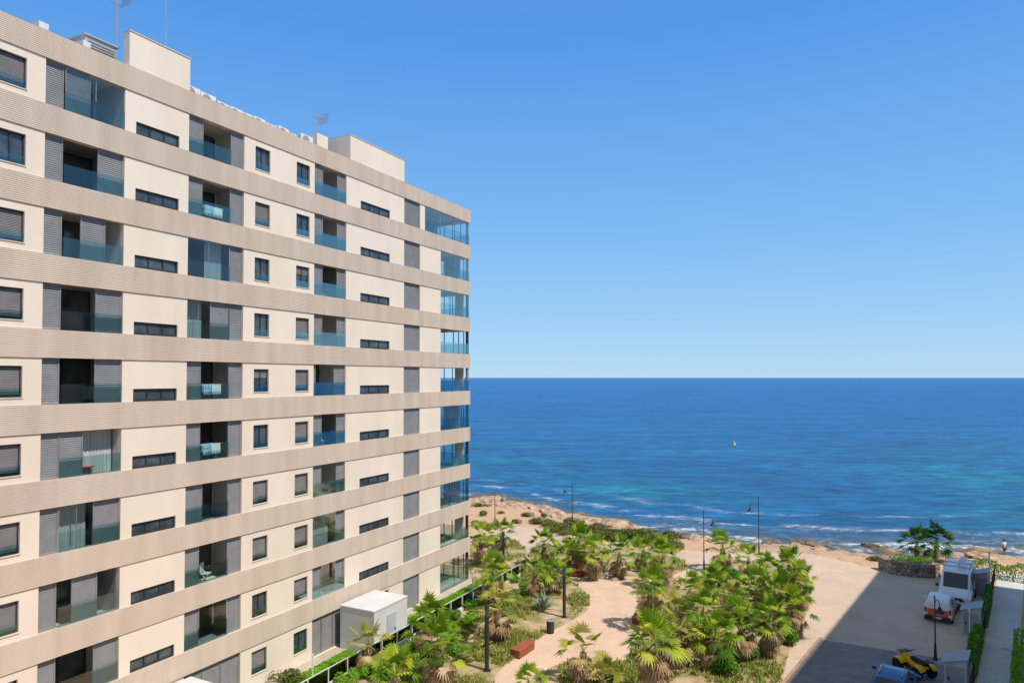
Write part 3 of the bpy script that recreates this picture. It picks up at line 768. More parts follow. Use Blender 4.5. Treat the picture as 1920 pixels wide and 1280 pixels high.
HC = {0: 2.2, 1: 1.9, 2: 2.6, 3: 1.5}
cl = 'fan palm in the dense thicket between pink path and parking'
bk = 'fan palm in the row behind the bend of the pink path'
PALMS = [
 (903, 1013, 0, 1.0, 'fan palm against the far corner of the apartment block'), (941, 1000, 3, 1.0, 'fan palm farthest back beside the block corner, next to a dark column light'),
 (924, 1075, 2, .95, 'fan palm with brown skirt beside the garden fence below the block corner'), (935, 1140, 'd0', 1.1, 'withered brown fan palm right of the garden fence'),
 (1021, 1022, 1, 1.0, 'fan palm standing alone left of the row behind the path'), (1038, 1078, 3, .95, 'low fan palm just left of the far bench'),
 (1003, 1075, 1, .9, 'small fan palm left of the second column light'), (802, 1166, 1, 1.05, 'fan palm close to the white utility kiosk'),
 (690, 1207, 'd1', 1.0, 'thin yellowing fan palm nearest the block, at lower left'), (822, 1218, 0, 1.1, 'bushy fan palm left of the tall dark column light'),
 (745, 1268, 3, 1.0, 'low fan palm at the bottom edge by the garden fence'),
 (1085, 1015, 2, 1.0, bk), (1112, 1036, 0, 1.0, bk), (1160, 1040, 1, 1.0, bk), (1066, 1040, 3, 1.0, bk), (1242, 1048, 0, 1.05, bk), (1206, 1034, 3, 1.0, bk),
 (1355, 1028, 1, 1.0, 'fan palm standing alone in front of the shore lamps'),
 (1222, 1105, 2, 1.0, 'fan palm leaning over the pink path at its bend'), (1318, 1150, 0, 1.0, cl), (1226, 1210, 2, 1.12, 'largest fan palm, at the bottom of the thicket beside the path'),
 (1390, 1172, 1, 1.05, cl), (1420, 1108, 0, 1.0, cl), (1482, 1062, 2, .95, 'tall fan palm at the far right corner of the thicket'), (1437, 1072, 1, .95, cl),
 (1500, 1088, 0, .9, cl), (1463, 1112, 2, .95, cl), (1486, 1140, 1, .95, cl), (1342, 1092, 3, .95, cl), (1404, 1050, 3, .95, cl), (1272, 1150, 'd0', 1.0, 'dry fan palm with straw fronds inside the thicket by the path'),
 (1132, 1276, 'd1', .95, 'straw coloured small palm at the bottom edge in the small bed'), (1095, 1222, 'd0', .95, 'dry fan palm standing in the small bed at the foot of the path'),
 (1338, 1198, 3, 1.05, cl), (1442, 1165, 0, .95, cl), (990, 1282, 3, .7, 'small palm tuft at the bottom edge beside the path'),
 (1292, 1110, 1, .95, cl), (1375, 1122, 'd1', .95, cl), (1265, 1195, 'd1', 1.05, cl),
 (1720, 1020, 'k', 1.0, 'left one of two dark palms above the stone wall'), (1756, 1016, 'k', 1.05, 'right one of two dark palms above the stone wall'),
]
for cx, cy, v, s_, lb in PALMS:
    if isinstance(v, int): P = PP[v]; hc = HC[v]
    elif v[0] == 'd': P = PD[int(v[1])]; hc = (1.9, 1.5)[int(v[1])]
    else: P = PK[0]; hc = 1.6
    q = G(cx, cy, hc*s_); q.z = min(0, tz(q.x, q.y))
    grp = {cl: 'fan palms of the thicket', bk: 'fan palms behind the path'}.get(lb)
    P.place(q, R.uniform(0, 6.28), (s_*R.uniform(.95, 1.08), s_*R.uniform(.95, 1.08), s_), lb, grp)
# ------------------------------------------------------------------ shrubs, hedges
def leafball(n, rx, ry, rz, ls, m, lab, cat='shrub', name='shrub', lobes=5):
    mb = MB(); cs = [(Vector((R.uniform(-.55, .55)*rx, R.uniform(-.55, .55)*ry, rz*R.uniform(.35, .75))), R.uniform(.4, .62)) for _ in range(lobes)]
    for i in range(n):
        c, k = R.choice(cs)
        a = R.uniform(0, 2*PI); u = R.uniform(-.6, 1); r = math.sqrt(max(0, 1-u*u)); q = R.uniform(.6, 1.05)
        p = c+Vector((math.cos(a)*r*rx*k*q, math.sin(a)*r*ry*k*q, u*rz*k*q))
        if p.z < .02: p.z = R.uniform(.02, .15)
        nn = Vector((math.cos(a)*r, math.sin(a)*r, u+.3)).normalized()+Vector((R.uniform(-.6, .6), R.uniform(-.6, .6), R.uniform(-.6, .6)))
        nn.normalize(); t1 = nn.orthogonal().normalized(); t1.rotate(Matrix.Rotation(R.uniform(0, 6.28), 3, nn)); t2 = nn.cross(t1)
        l = ls*R.uniform(.7, 1.3)
        mb.quad(p-t1*l, p+t2*l*.45, p+t1*l, p-t2*l*.45)
    o = mb.build(name, m); tag(o, lab, cat); return Proto(o)
SG = leafball(1100, .9, .9, 1.1, .10, 'shrub', 'leafy green shrub')
SL = leafball(900, .8, .8, .8, .10, 'lime', 'bright green shrub')
SO = leafball(700, 1.0, .7, .55, .08, 'olive', 'olive coastal shrub')
SY = leafball(600, .6, .6, .6, .09, 'drygrass', 'dry yellowish shrub')
gs = ('leafy green shrub among the palms of the thicket', 'green shrubs in the thicket')
for px_, py_, s_ in [(1340, 1100, 1.4), (1372, 1090, 1.2), (1400, 1240, 1.0), (1470, 1205, 1.0), (1435, 1225, .8), (1360, 1265, 1.1), (1455, 1185, .8), (1510, 1110, .7), (1395, 1210, .7)]:
    SG.place(G(px_, py_), R.uniform(0, 6), (s_, s_, s_*.75), *gs)
gq = ('leafy green shrub in the left bed between fence and dark column light', 'green shrubs in the left bed')
for px_, py_, s_ in [(850, 1165, .8), (884, 1142, .8), (922, 1112, .8), (962, 1090, .8), (770, 1250, .8), (722, 1272, .9), (862, 1228, .7), (985, 1112, .7), (1025, 1098, .7), (800, 1262, .8), (895, 1165, .6)]:
    SG.place(G(px_, py_), R.uniform(0, 6), (s_, s_, s_*.75), *gq)
gl = ('bright green shrub in the row just outside the garden fence', 'shrubs along the garden fence')
for i in range(19):
    px_, py_ = 630+i*19+R.uniform(-5, 5), 1281-i*9.4+R.uniform(-3, 4)
    s_ = R.uniform(.7, 1.0); SL.place(G(px_+14, py_+5), R.uniform(0, 6), (s_, s_, s_*.85), *gl)
gy = ('small dry shrub in the left bed beside the pink path', 'dry shrubs in the left bed')
for px_, py_ in [(985, 1140), (960, 1165), (1005, 1120), (905, 1215), (870, 1240), (840, 1270), (945, 1190), (965, 1125), (890, 1180), (1040, 1115), (780, 1275), (930, 1225), (1070, 1125), (985, 1098), (860, 1200)]:
    s_ = R.uniform(.6, 1.1); SY.place(G(px_, py_), R.uniform(0, 6), (s_, s_, s_*.7), *gy)
go = ('olive coastal bush on the sand between promenade and shore', 'coastal bushes on the sand')
OL = [(898, 948, .9), (905, 965, 1.0), (890, 985, 1.1), (915, 992, 1.0), (985, 968, .9), (965, 980, .8), (1005, 982, 1.3), (1030, 985, 1.3), (1055, 992, 1.2), (1080, 996, 1.2), (1110, 1000, 1.5), (1135, 1004, 1.5), (1160, 1008, 1.6), (1185, 1010, 1.7), (1208, 1012, 1.7), (1230, 1018, 1.5), (1250, 1022, 1.3), (1268, 1026, 1.0), (1640, 1052, .9), (940, 962, .6), (1018, 968, .7), (1100, 1010, 1.2), (1150, 1015, 1.2), (1200, 1022, 1.2)]
for i in range(24):
    u = i/23; OL.append((1040+u*225+R.uniform(-8, 8), 990+u*33+R.uniform(-9, 8), R.uniform(1.0, 1.7)))
for px_, py_, s_ in OL:
    q = G(px_, py_); q.z = tz(q.x, q.y)-.03
    SO.place(q, R.uniform(0, 3), (s_*1.1, s_, s_), *go)
for px_, py_, s_, lb in [(548, 1275, 1.1, 'dry coastal bush at the bottom edge by the block'), (988, 1060, .9, 'dry bush beside the end of the garden fence')]:
    SO.place(G(px_, py_), 0, s_, lb)
# agaves
ag = MB()
for i in range(26):
    a = i*2.4; el = 1.35-1.15*i/26; d = Vector((math.cos(a)*math.cos(el), math.sin(a)*math.cos(el), math.sin(el))); s_ = Vector((-math.sin(a), math.cos(a), 0))
    L = R.uniform(.75, 1.0); b = d*.08; ag.quad(b-s_*.05, b+s_*.05, d*L*.5+s_*.075, d*L*.5-s_*.075); ag.quad(d*L*.5-s_*.075, d*L*.5+s_*.075, d*L+s_*.005, d*L-s_*.005)
AG = Proto(tag(ag.build('agave_plant', 'agave'), 'agave', 'agave'))
for px_, py_, s_, lb in [(1019, 1140, 1.35, 'large blue grey agave left of the second column light'), (1050, 1100, .9, 'small agave below the far bench'), (1130, 1072, .9, 'small agave right of the far bench')]:
    AG.place(G(px_, py_, .05), R.uniform(0, 6), s_, lb)
def hedge(label, p0, p1, w, h, m, dens=260, z=0, cat='hedge', name='hedge', ls=.09):
    p0 = Vector(p0); p1 = Vector(p1); ax = p1-p0; L = ax.length; ax.normalize(); sd_ = Vector((-ax.y, ax.x, 0))
    mb = MB()
    for i in range(int(dens*L*(w+2*h)/2)):
        u = R.uniform(0, L); hh = h*(.82+.3*noise.noise(Vector((p0.x+u*.8, p0.y, 2))))
        k = R.random()
        if k < .4: q = (R.uniform(-.5, .5)*w, hh*R.uniform(.86, 1.08))
        else: q = (R.choice((-.5, .5))*w*R.uniform(.75, 1.12), hh*R.uniform(.02, 1))
        p = p0+ax*u+sd_*q[0]+Vector((0, 0, q[1]))
        nn = Vector((R.uniform(-1, 1), R.uniform(-1, 1), R.uniform(-.2, 1))).normalized(); t1 = nn.orthogonal().normalized(); t2 = nn.cross(t1); l = ls*R.uniform(.7, 1.3)
        mb.quad(p-t1*l, p+t2*l*.5, p+t1*l, p-t2*l*.5)
    return tag(mb.build(name, m), label, cat)
hedge('bright green hedge inside the garden fence near the block corner', BW(-11.8, 2.75), BW(1.0, 2.75), .7, 1.0, 'lime')
hedge('bright green hedge inside the garden fence below the white kiosk', BW(-25, 2.9), BW(-16.4, 2.9), .35, .45, 'lime')
hedge('dark green hedge behind the vans at the shore end of the walkway', EM(69.5, -5.0), EM(69.5, 6), 1.4, 1.3, 'shrub', 160)
hedge('low dark green hedge on top behind the curved stone wall', G(1672, 1064), G(1750, 1068), 1.2, 1.15, 'shrub', 160)
hedge('green hedge running behind the nearest grey shed along the walkway fence', EM(45, -3.05), EM(52.0, -3.05), .45, 1.5, 'shrub', 240)
hedge('green creeper hedge beside the farther grey sheds and fence', EM(55, -2.95), EM(61.5, -2.95), .35, 1.3, 'shrub', 240)
hedge('leafy hedge on the building side of the grey walkway', EM(38, -.75), EM(51.5, -.75), .9, 1.5, 'lime', 200)
hedge('short hedge at the far building side of the walkway', EM(57.5, -.2), EM(61, -.2), .8, 1.6, 'shrub', 200)
# ------------------------------------------------------------------ rocks
def rock_proto(seed, m):
    import bmesh
    bm = bmesh.new(); bmesh.ops.create_icosphere(bm, subdivisions=3, radius=1)
    for v in bm.verts:
        n = noise.fractal(v.co*1.1+Vector((seed, 0, 0)), 1, 2, 4); v.co *= 1+.45*n
        v.co.z = max(-.5, v.co.z*.6)
        v.co.z = round(v.co.z*5)/5*.5+v.co.z*.5
    me = bpy.data.meshes.new('rock'); bm.to_mesh(me); bm.free(); me.materials.append(MT[m])
    o = bpy.data.objects.new('rock', me); C.objects.link(o)
    return Proto(tag(o, 'rock', 'rock'))
RK = [rock_proto(i*3.1, 'rock') for i in range(3)]+[rock_proto(20+i*2.7, 'darkrock') for i in range(3)]
rk = ('rough tan rock among the ledges along the shore', 'tan rocks along the shore'); rd = ('dark wet rock at the edge of the water', 'wet rocks at the waterline')
for i in range(150):
    x = R.choice((R.uniform(-6, 14), R.uniform(-6, 60))); d = R.uniform(-2.5, 8)
    y = shoreY(x)-d
    s_ = R.uniform(.35, 1.25)*(1.4 if x < 14 else .85); wet = d < 1.5
    RK[R.randrange(3)+(3 if wet else 0)].place((x, y, tz(x, y)+.0*s_), R.uniform(0, 6), (s_*1.5, s_, s_*R.uniform(.5, .9)), *(rd if wet else rk))
for i, (px_, py_) in enumerate([(1095, 1076), (1112, 1079), (1128, 1083), (1150, 1086), (1075, 1062), (1205, 1095), (1232, 1090), (1250, 1092), (1040, 1062), (1350, 1150), (1365, 1160), (1395, 1205)]):
    RK[i % 3].place(G(px_, py_), R.uniform(0, 6), R.uniform(.25, .42), 'pale landscaping stone at the edge of a palm bed', 'stones edging the palm beds')
# ------------------------------------------------------------------ street furniture
def street_lamp(p, h, side):
    t = thing('street_lamp', 'lamp', 'street lamp', p, 0)
    MB().lathe([(.12, 0), (.12, .1), (.08, .2), (.065, .9), (.045, 1.0)], 10).build('base', 'black', t)
    MB().tube([(0, 0, 1.0), (0, 0, h)], [.042, .03], 8).build('pole', 'black', t)
    MB().lathe([(.04, h), (.045, h+.04), (.01, h+.2)], 8).build('finial', 'black', t)
    z = h*.80
    MB().tube([(0, 0, z+.45), (side*.3, 0, z+.62), (side*.6, 0, z+.58), (side*.78, 0, z+.38), (side*.8, 0, z+.2)], .025, 6).build('arm', 'black', t)
    MB().lathe([(.04, .22), (.08, .16), (.12, .06), (.26, -.10), (.27, -.14), (.24, -.14), (.02, -.06)], 12, (side*.8, 0, z)).build('lamp_shade', 'black', t)
    MB().lathe([(.02, -.07), (.12, -.11), (.09, -.20), (.02, -.24)], 10, (side*.8, 0, z)).build('lamp_glass', 'lamp', t)
    return t
for px_, py_, h, sd_, lb in [(1320, 1070, 5.0, 1, 'black shore lamp whose lantern hangs right, beside the lone palm'), (1423, 1040, 5.3, -1, 'tallest black shore lamp with lantern hanging left'), (1073, 980, 4.5, -1, 'black lamp on the shore behind the row of palms'), (928, 985, 3.6, 1, 'black lamp on the sand nearest the block corner')]:
    q = G(px_, py_); q.z = min(0, tz(q.x, q.y)); street_lamp(q, h, sd_)['label'] = lb
street_lamp(G(1754, 1237), 3.6, .35)['label'] = 'short black lamp post beside the parked vehicles in the shade'
col0 = thing('column_light', 'column', 'column light')
MB().box(-.2, .2, -.2, .2, 0, .03).build('base_plate', 'black', col0)
MB().lathe([(.11, .03), (.11, 2.75)], 14).build('column', 'black', col0)
lh = MB().lathe([(.09, 2.752), (.09, 3.2)], 14).build('light_head', 'grey', col0)
rg = MB()
for i in range(6): rg.lathe([(.115, 2.79+i*.08), (.115, 2.82+i*.08)], 14)
rg.build('louvre_ring', 'black', lh); MB().lathe([(.12, 3.262), (.12, 3.34), (.03, 3.36)], 14).build('cap', 'black', col0)
CP = Proto(col0)
for px_, py_, s_, lb in [(913, 1257, 1.1, 'tall dark column light nearest the camera, left of the bench'), (1058, 1157, 1.02, 'dark column light at the bend of the pink path'), (944, 1066, .95, 'dark column light farthest back beside the block corner')]:
    CP.place(G(px_, py_), 0, s_, lb)
pole0 = thing('white_pole', 'white pole', 'pole')
MB().lathe([(.09, 0), (.09, .04), (.04, .06), (.035, 2.3)], 10).build('shaft', 'whitemetal', pole0)
MB().lathe([(.06, 2.302), (.07, 2.36), (.07, 2.5), (.03, 2.54)], 10).build('cap', 'whitemetal', pole0)
WP = Proto(pole0)
for q, s_, lb in [(G(886, 1135), 1.0, 'white pole at the garden fence below the block corner'), (G(586, 1298), .8, 'white pole at the bottom edge near the block'), (G(988, 1078), .8, 'white pole at the far end of the garden fence'), (EM(50.2, -3.4), 1.0, 'white pole between the grey sheds on the right'), (EM(66.0, -3.1), 1.1, 'white pole at the shore end of the walkway')]:
    WP.place(q, 0, s_, lb)
be0 = thing('park_bench', 'bench', 'bench')
st = MB()
for i in range(6): st.box(-.9, .9, -.33+i*.112, -.33+i*.112+.095, .42, .50)
st.build('seat', 'wood', be0)
ap = MB()
for i in range(3): ap.box(-.88, .88, -.32, -.29, .08+i*.11, .17+i*.11)
ap.build('front_boards', 'wood', be0)
ap = MB()
for i in range(3): ap.box(-.88, .88, .29, .32, .08+i*.11, .17+i*.11)
ap.build('back_boards', 'wood', be0)
for sx in (-.78, .78): MB().box(sx-.07, sx+.07, -.285, .285, 0, .418).build('leg', 'wood', be0)
BP = Proto(be0)
for px_, py_, rz, s_, lb in [(980, 1224, rad(58), 1.0, 'red brown slatted bench nearest the camera, left of the path'), (1079, 1079, rad(175), .95, 'red brown bench at the far end of the path'), (1197, 1163, rad(-110), .9, 'red brown bench half hidden under the thicket palms')]:
    q = G(px_, py_, .014); BP.place(q, rz, s_, lb)
bn = thing('litter_bin', 'dark round litter bin beside the pink path', 'bin', G(1032, 1186, .013))
MB().lathe([(.20, 0), (.24, .05), (.26, .78), (.22, .78), (.2, .3)], 16).build('bin_body', 'black', bn); MB().lathe([(.27, .79), (.28, .84), (.18, .86), (.17, .8)], 16).build('rim', 'grey', bn)
sg = thing('information_sign', 'small grey sign board on a post among the thicket palms', 'sign', G(1370, 1120), rad(10))
MB().tube([(0, 0, 0), (0, 0, 1.1)], .04, 8).build('post', 'grey', sg); MB().box(-.3, .3, -.065, -.045, .75, 1.35).build('board', 'lightgrey', sg)
# stone wall
w = MB(); pts = [G(1652, 1066), G(1675, 1075), G(1710, 1080), G(1745, 1082), G(1757, 1078)]
rings = []
for i, p in enumerate(pts):
    a = pts[max(0, i-1)]; b = pts[min(len(pts)-1, i+1)]; t = (b-a).normalized(); s_ = Vector((-t.y, t.x, 0))*.28
    rings.append([p-s_, p+s_, p+s_*.85+Vector((0, 0, 1.05)), p-s_*.85+Vector((0, 0, 1.05))])
tag(w.loft(rings).build('stone_wall', 'stone'), 'curved dry stone wall below the two dark palms', 'wall')
# walkway fence
fz = thing('railing_fence', 'dark metal picket fence along the grey walkway', 'fence', EM(0, -2.85), EROT)
e0, e1 = 30, 68; n = 19
for i in range(n+1):
    xx = e0+(e1-e0)*i/n; MB().box(xx-.03, xx+.03, -.03, .03, 0, 1.35).build('post', 'frame', fz)
for z_ in (.15, 1.25): MB().box(e0, e1, -.018, .018, z_, z_+.04).build('rail', 'frame', fz)
pk = MB(); k = e0+.12
while k < e1: pk.box(k-.008, k+.008, -.008, .008, .192, 1.248); k += .13
pk.build('pickets', 'frame', fz)
# grey sheds
sh0 = thing('meter_shed', 'shed', 'shed')
bd = MB(); bd.loft([[(-.75, -.5, 0), (.75, -.5, 0), (.75, -.5, 1.95), (-.75, -.5, 1.95)], [(-.75, .5, 0), (.75, .5, 0), (.75, .5, 1.6), (-.75, .5, 1.6)]])
bd.build('body', 'lightgrey', sh0)
MB().loft([[(-.85, -.6, 1.99), (.85, -.6, 1.99), (.85, -.6, 2.06), (-.85, -.6, 2.06)], [(-.85, .6, 1.57), (.85, .6, 1.57), (.85, .6, 1.64), (-.85, .6, 1.64)]]).build('roof', 'grey', sh0)
d_ = MB().box(-.77, -.755, -.4, .4, .1, 1.5).build('door', 'grey', sh0); MB().box(-.80, -.772, .25, .32, .7, .9).build('handle', 'black', d_)
SHP_ = Proto(sh0)
for e, m, lb in [(63.4, -3.55, 'grey slope roofed shed beside the white van, farthest along'), (53.6, -3.5, 'middle grey slope roofed shed of the three by the fence'), (43.4, -3.55, 'nearest grey slope roofed shed at the bottom right')]:
    SHP_.place(EM(e, m), EROT, (1, 1, .95), lb)
gw = thing('garden_wall', 'grey panelled garden wall at the right edge beyond the walkway', 'wall', EM(55.2, .35), EROT)
MB().box(-.9, .9, -.5, .5, 0, 2.5).build('panel', 'lightgrey', gw); MB().box(-.97, .97, -.57, .57, 2.502, 2.58).build('coping', 'grey', gw)
for e, m, lb in [(51.5, -1.6, 'dark manhole cover in the walkway beside the hedge'), (44, -2.2, 'dark manhole cover in the walkway nearest the camera')]:
    q = EM(e, m, .016); mh = MB().lathe([(.02, .012), (.3, .012), (.32, .0), (.02, -.002)], 20).build('manhole_cover', 'grey'); mh.location = q; tag(mh, lb, 'manhole cover')
q = EM(46.8, -4.6, .016); mh = MB().lathe([(.02, .012), (.3, .012), (.32, .0), (.02, -.002)], 20).build('manhole_cover', 'grey'); mh.location = q; tag(mh, 'manhole cover in the paving beside the yellow quad bike', 'manhole cover')
# ------------------------------------------------------------------ vehicles (local +y forward)
def vehicle(name, label, cat, loc, rz, W, stations, paint, wheels, wr, opts):
    t = thing(name, label, cat, loc, rz)
    hw = W/2
    rings = []
    info = []
    for (y, zb, belt, top, tw, *pw) in stations:
        k_ = pw[0] if pw else 1.0
        pts = [(-hw*.93*k_, zb), (-hw*.985*k_, zb+.12), (-hw*k_, (zb+belt)/2), (-hw*.985*k_, belt), (-hw*tw, top-.10), (-hw*tw+.05, top-.035), (-hw*tw+.16, top)]
        full = pts+[(-x, z) for x, z in reversed(pts)]
        rings.append([(x, y, z) for x, z in full]); info.append((y, belt, top, tw))
    b = MB().loft(rings).build('body', paint, t, False)
    bv = b.modifiers.new('edges', 'BEVEL'); bv.width = .035; bv.segments = 2; bv.limit_method = 'ANGLE'; bv.angle_limit = rad(25)
    def sidewin(i, j, lo=.1, hi=.9, ys=(0, 1), sides=(-1, 1)):
        for s_ in sides:
            def pt(u, f):
                y = info[i][0]+(info[j][0]-info[i][0])*u
                belt = info[i][1]+(info[j][1]-info[i][1])*u; top = info[i][2]+(info[j][2]-info[i][2])*u-.10; tw = info[i][3]+(info[j][3]-info[i][3])*u
                x = hw*.985+(hw*tw-hw*.985)*f
                return (s_*(x+.014), y, belt+(top-belt)*f)
            q = [pt(ys[0], lo), pt(ys[1], lo), pt(ys[1], hi), pt(ys[0], hi)]
            MB().quad(*(q if s_ > 0 else q[::-1])).build('side_window', 'carglass', t)
    for a in opts.get('side', []): sidewin(*a)
    def crosswin(i, j, nm, m='carglass', lo=.06, hi=.95, wf=.94):
        yi, _, ti, wi = info[i]; yj, _, tj, wj = info[j]
        A = Vector((0, yi, ti)); B = Vector((0, yj, tj)); nn = Vector((0, -(tj-ti), (yj-yi))); nn.normalize()
        if nn.z < 0: nn = -nn
        P0 = A+(B-A)*lo+nn*.016; P1 = A+(B-A)*hi+nn*.016
        w0 = (hw*(wi+(wj-wi)*lo)-.14)*wf+.06; w1 = (hw*(wi+(wj-wi)*hi)-.14)*wf+.06
        MB().quad((-w0, P0.y, P0.z), (w0, P0.y, P0.z), (w1, P1.y, P1.z), (-w1, P1.y, P1.z)).build(nm, m, t)
    for a in opts.get('cross', []): crosswin(*a)
    for (wy, _) in wheels:
        for s_ in (-1, 1):
            ty = MB().lathe([(wr*.6, -.1), (wr*.95, -.11), (wr, -.07), (wr, .07), (wr*.95, .11), (wr*.6, .1)], 20, (s_*(hw-.10), wy, wr), 'x').build('wheel', 'rubber', t, False)
            MB().lathe([(.03, s_*.11), (wr*.6, s_*.10), (wr*.62, s_*.06), (.03, s_*.05)][::1], 16, (s_*(hw-.10), wy, wr), 'x').build('rim', 'rim', ty)
    yf = stations[-1][0]; yr = stations[0][0]; zf = stations[-1][3]
    for s_ in (-1, 1):
        MB().obox((s_*hw*.66, yf-.05, zf-.09), (.16, -.05*s_, 0), (0, .08, 0), (0, -.02, .075)).build('headlight', 'lamp', t)
        MB().box(s_*hw*.84-.07, s_*hw*.84+.07, yr-.02, yr+.05, opts['tl'][0], opts['tl'][1]).build('tail_light', 'redlamp', t)
        MB().obox((s_*(hw+.13), opts['my'], opts['mz']+.1), (.10, 0, 0), (0, .06, 0), (0, -.02, .09)).build('wing_mirror', opts.get('mm', 'black'), t)
        if 'trim' in opts: MB().obox((s_*(hw+.008), 0, opts['trim']), (.012, 0, 0), (0, -yr*.62, 0), (0, 0, .06)).build('side_moulding', 'black', t)
    gw_ = opts.get('gw', .42)
    MB().box(-hw*gw_, hw*gw_, yf-.05, yf+.03, zf-.26, zf-.05).build('grille', 'black', t)
    MB().loft([[(-hw*.92, yf-.3, .26), (-hw*.92, yf-.3, .50), (hw*.92, yf-.3, .50), (hw*.92, yf-.3, .26)], [(-hw*.9, yf-.05, .28), (-hw*.9, yf-.05, .52), (hw*.9, yf-.05, .52), (hw*.9, yf-.05, .28)], [(-hw*.7, yf+.06, .30), (-hw*.7, yf+.06, .48), (hw*.7, yf+.06, .48), (hw*.7, yf+.06, .30)]]).build('front_bumper', opts.get('bump', 'black'), t)
    MB().box(-hw*.9, hw*.9, yr-.06, yr+.15, .28, .52).build('rear_bumper', opts.get('bump', 'black'), t)
    MB().box(-.26, .26, yf+.062, yf+.07, .34, .45).build('number_plate', 'plate', t); MB().box(-.26, .26, yr-.07, yr-.062, .36, .47).build('number_plate', 'plate', t)
    return t
RZ_F = -PHI+PI       # facing the camera end of the street
RZ_B = -PHI
van_st = [(-2.75, .35, 1.25, 2.3, .86), (-2.68, .3, 1.27, 2.42, .87), (.85, .3, 1.27, 2.46, .87), (1.2, .3, 1.27, 2.36, .86), (2.0, .3, 1.20, 1.36, .86), (2.55, .34, 1.0, 1.15, .82), (2.74, .42, .8, .95, .74, .92)]
van = vehicle('delivery_van', 'large white van with ladder rack facing the camera in the shade', 'van', EM(60.6, -4.8), RZ_F, 2.02, van_st, 'paint_white', [(1.75, 0), (-1.65, 0)], .34,
    dict(side=[(2, 3, .10, .85, (-1.6, .95)), (1, 2, .12, .85, (.30, .68))], cross=[(3, 4, 'windscreen')], tl=(.9, 1.5), my=1.75, mz=1.3, trim=.62, gw=.6))
vr = MB()
for y in (-2.2, -.9, .5): vr.box(-.85, .85, y-.03, y+.03, 2.56, 2.61); [vr.box(s_*.8-.025, s_*.8+.025, y-.025, y+.025, 2.36, 2.56) for s_ in (-1, 1)]
for x in (-.85, .85): vr.box(x-.025, x+.025, -2.4, .7, 2.612, 2.66)
vr.build('roof_rack', 'grey', van)
ld = MB()
for x in (-.45, -.05): ld.box(x-.03, x+.03, -2.5, .9, 2.68, 2.75)
for k in range(12): ld.box(-.42, -.08, -2.4+k*.28, -2.36+k*.28, 2.695, 2.735)
ld = ld.build('ladder', 'whitemetal'); ld.location = van.location; ld.rotation_euler = van.rotation_euler; tag(ld, 'pale metal ladder lying on the roof rack of the large white van', 'ladder')
MB().box(-1.022, -1.012, -2.5, -.6, .75, 1.2).build('orange_stripe', 'paint_orange', van)
small_st = [(-1.98, .38, .9, 1.10, .80, .90), (-1.93, .3, 1.02, 1.50, .78, .96), (-1.72, .28, 1.06, 1.72, .76), (-1.2, .28, 1.06, 1.80, .75), (-.3, .28, 1.04, 1.80, .75), (.35, .28, 1.02, 1.70, .75), (1.15, .28, .98, 1.08, .82), (1.7, .3, .84, .95, .80, .97), (1.95, .36, .7, .80, .72, .88), (2.03, .42, .62, .70, .6, .75)]
small_opt = dict(side=[(3, 4, .1, .85, (.05, .95)), (4, 5, .1, .85, (.05, .98))], cross=[(5, 6, 'windscreen')], tl=(.75, 1.1), my=.7, mz=.98, mm='paint_white')
smv = vehicle('compact_van', 'small rounded white van with orange rear door parked below the large van', 'van', EM(56.0, -5.45), RZ_B, 1.82, small_st, 'paint_white', [(1.3, 0), (-1.3, 0)], .31, small_opt)
smv.scale = (.92, .92, .9)
MB().obox((0, -1.985, .83), (.66, 0, 0), (0, .02, 0), (0, .035, .28)).build('rear_door', 'paint_orange', smv)
MB().obox((0, -1.84, 1.42), (.60, 0, 0), (0, .012, .006), (0, .09, .17)).build('rear_window', 'carglass', smv)
for s_ in (-1, 1):
    MB().obox((s_*.922, -.9, .72), (.008, 0, 0), (0, .75, 0), (0, .0, .2)).build('orange_side_panel', 'paint_orange', smv)
oc = vehicle('parked_car', 'red orange car almost hidden behind the large white van', 'car', EM(65.6, -5.1), RZ_F, 1.8, small_st, 'paint_orange', [(1.3, 0), (-1.3, 0)], .31, small_opt)
oc.scale = (.95, .95, .85)
car_st = [(-2.1, .4, .85, .98, .80, .92), (-2.03, .32, .9, 1.05, .80, .97), (-1.55, .26, .92, 1.38, .74), (-1.0, .26, .92, 1.46, .73), (-.4, .26, .9, 1.48, .73), (.15, .26, .9, 1.43, .73), (.95, .26, .88, .98, .82), (1.75, .28, .74, .84, .80, .97), (2.0, .34, .64, .72, .72, .88), (2.1, .4, .56, .62, .6, .72)]
bc = vehicle('parked_car', 'dark blue car cut off by the bottom edge beside the quad bike', 'car', EM(40.6, -6.05), RZ_B, 1.82, car_st, 'paint_blue', [(1.3, 0), (-1.3, 0)], .32,
    dict(side=[(3, 4, .12, .88, (.05, .95)), (4, 5, .12, .88, (.05, .95))], cross=[(5, 6, 'windscreen'), (1, 2, 'rear_window')], tl=(.7, .88), my=.55, mz=.9, bump='paint_blue', mm='paint_blue'))
sk = MB(); [sk.box(x-.03, x+.03, -1.2, .0, 1.475, 1.51) for x in (-.5, .5)]; sk.build('roof_rail', 'grey', bc)
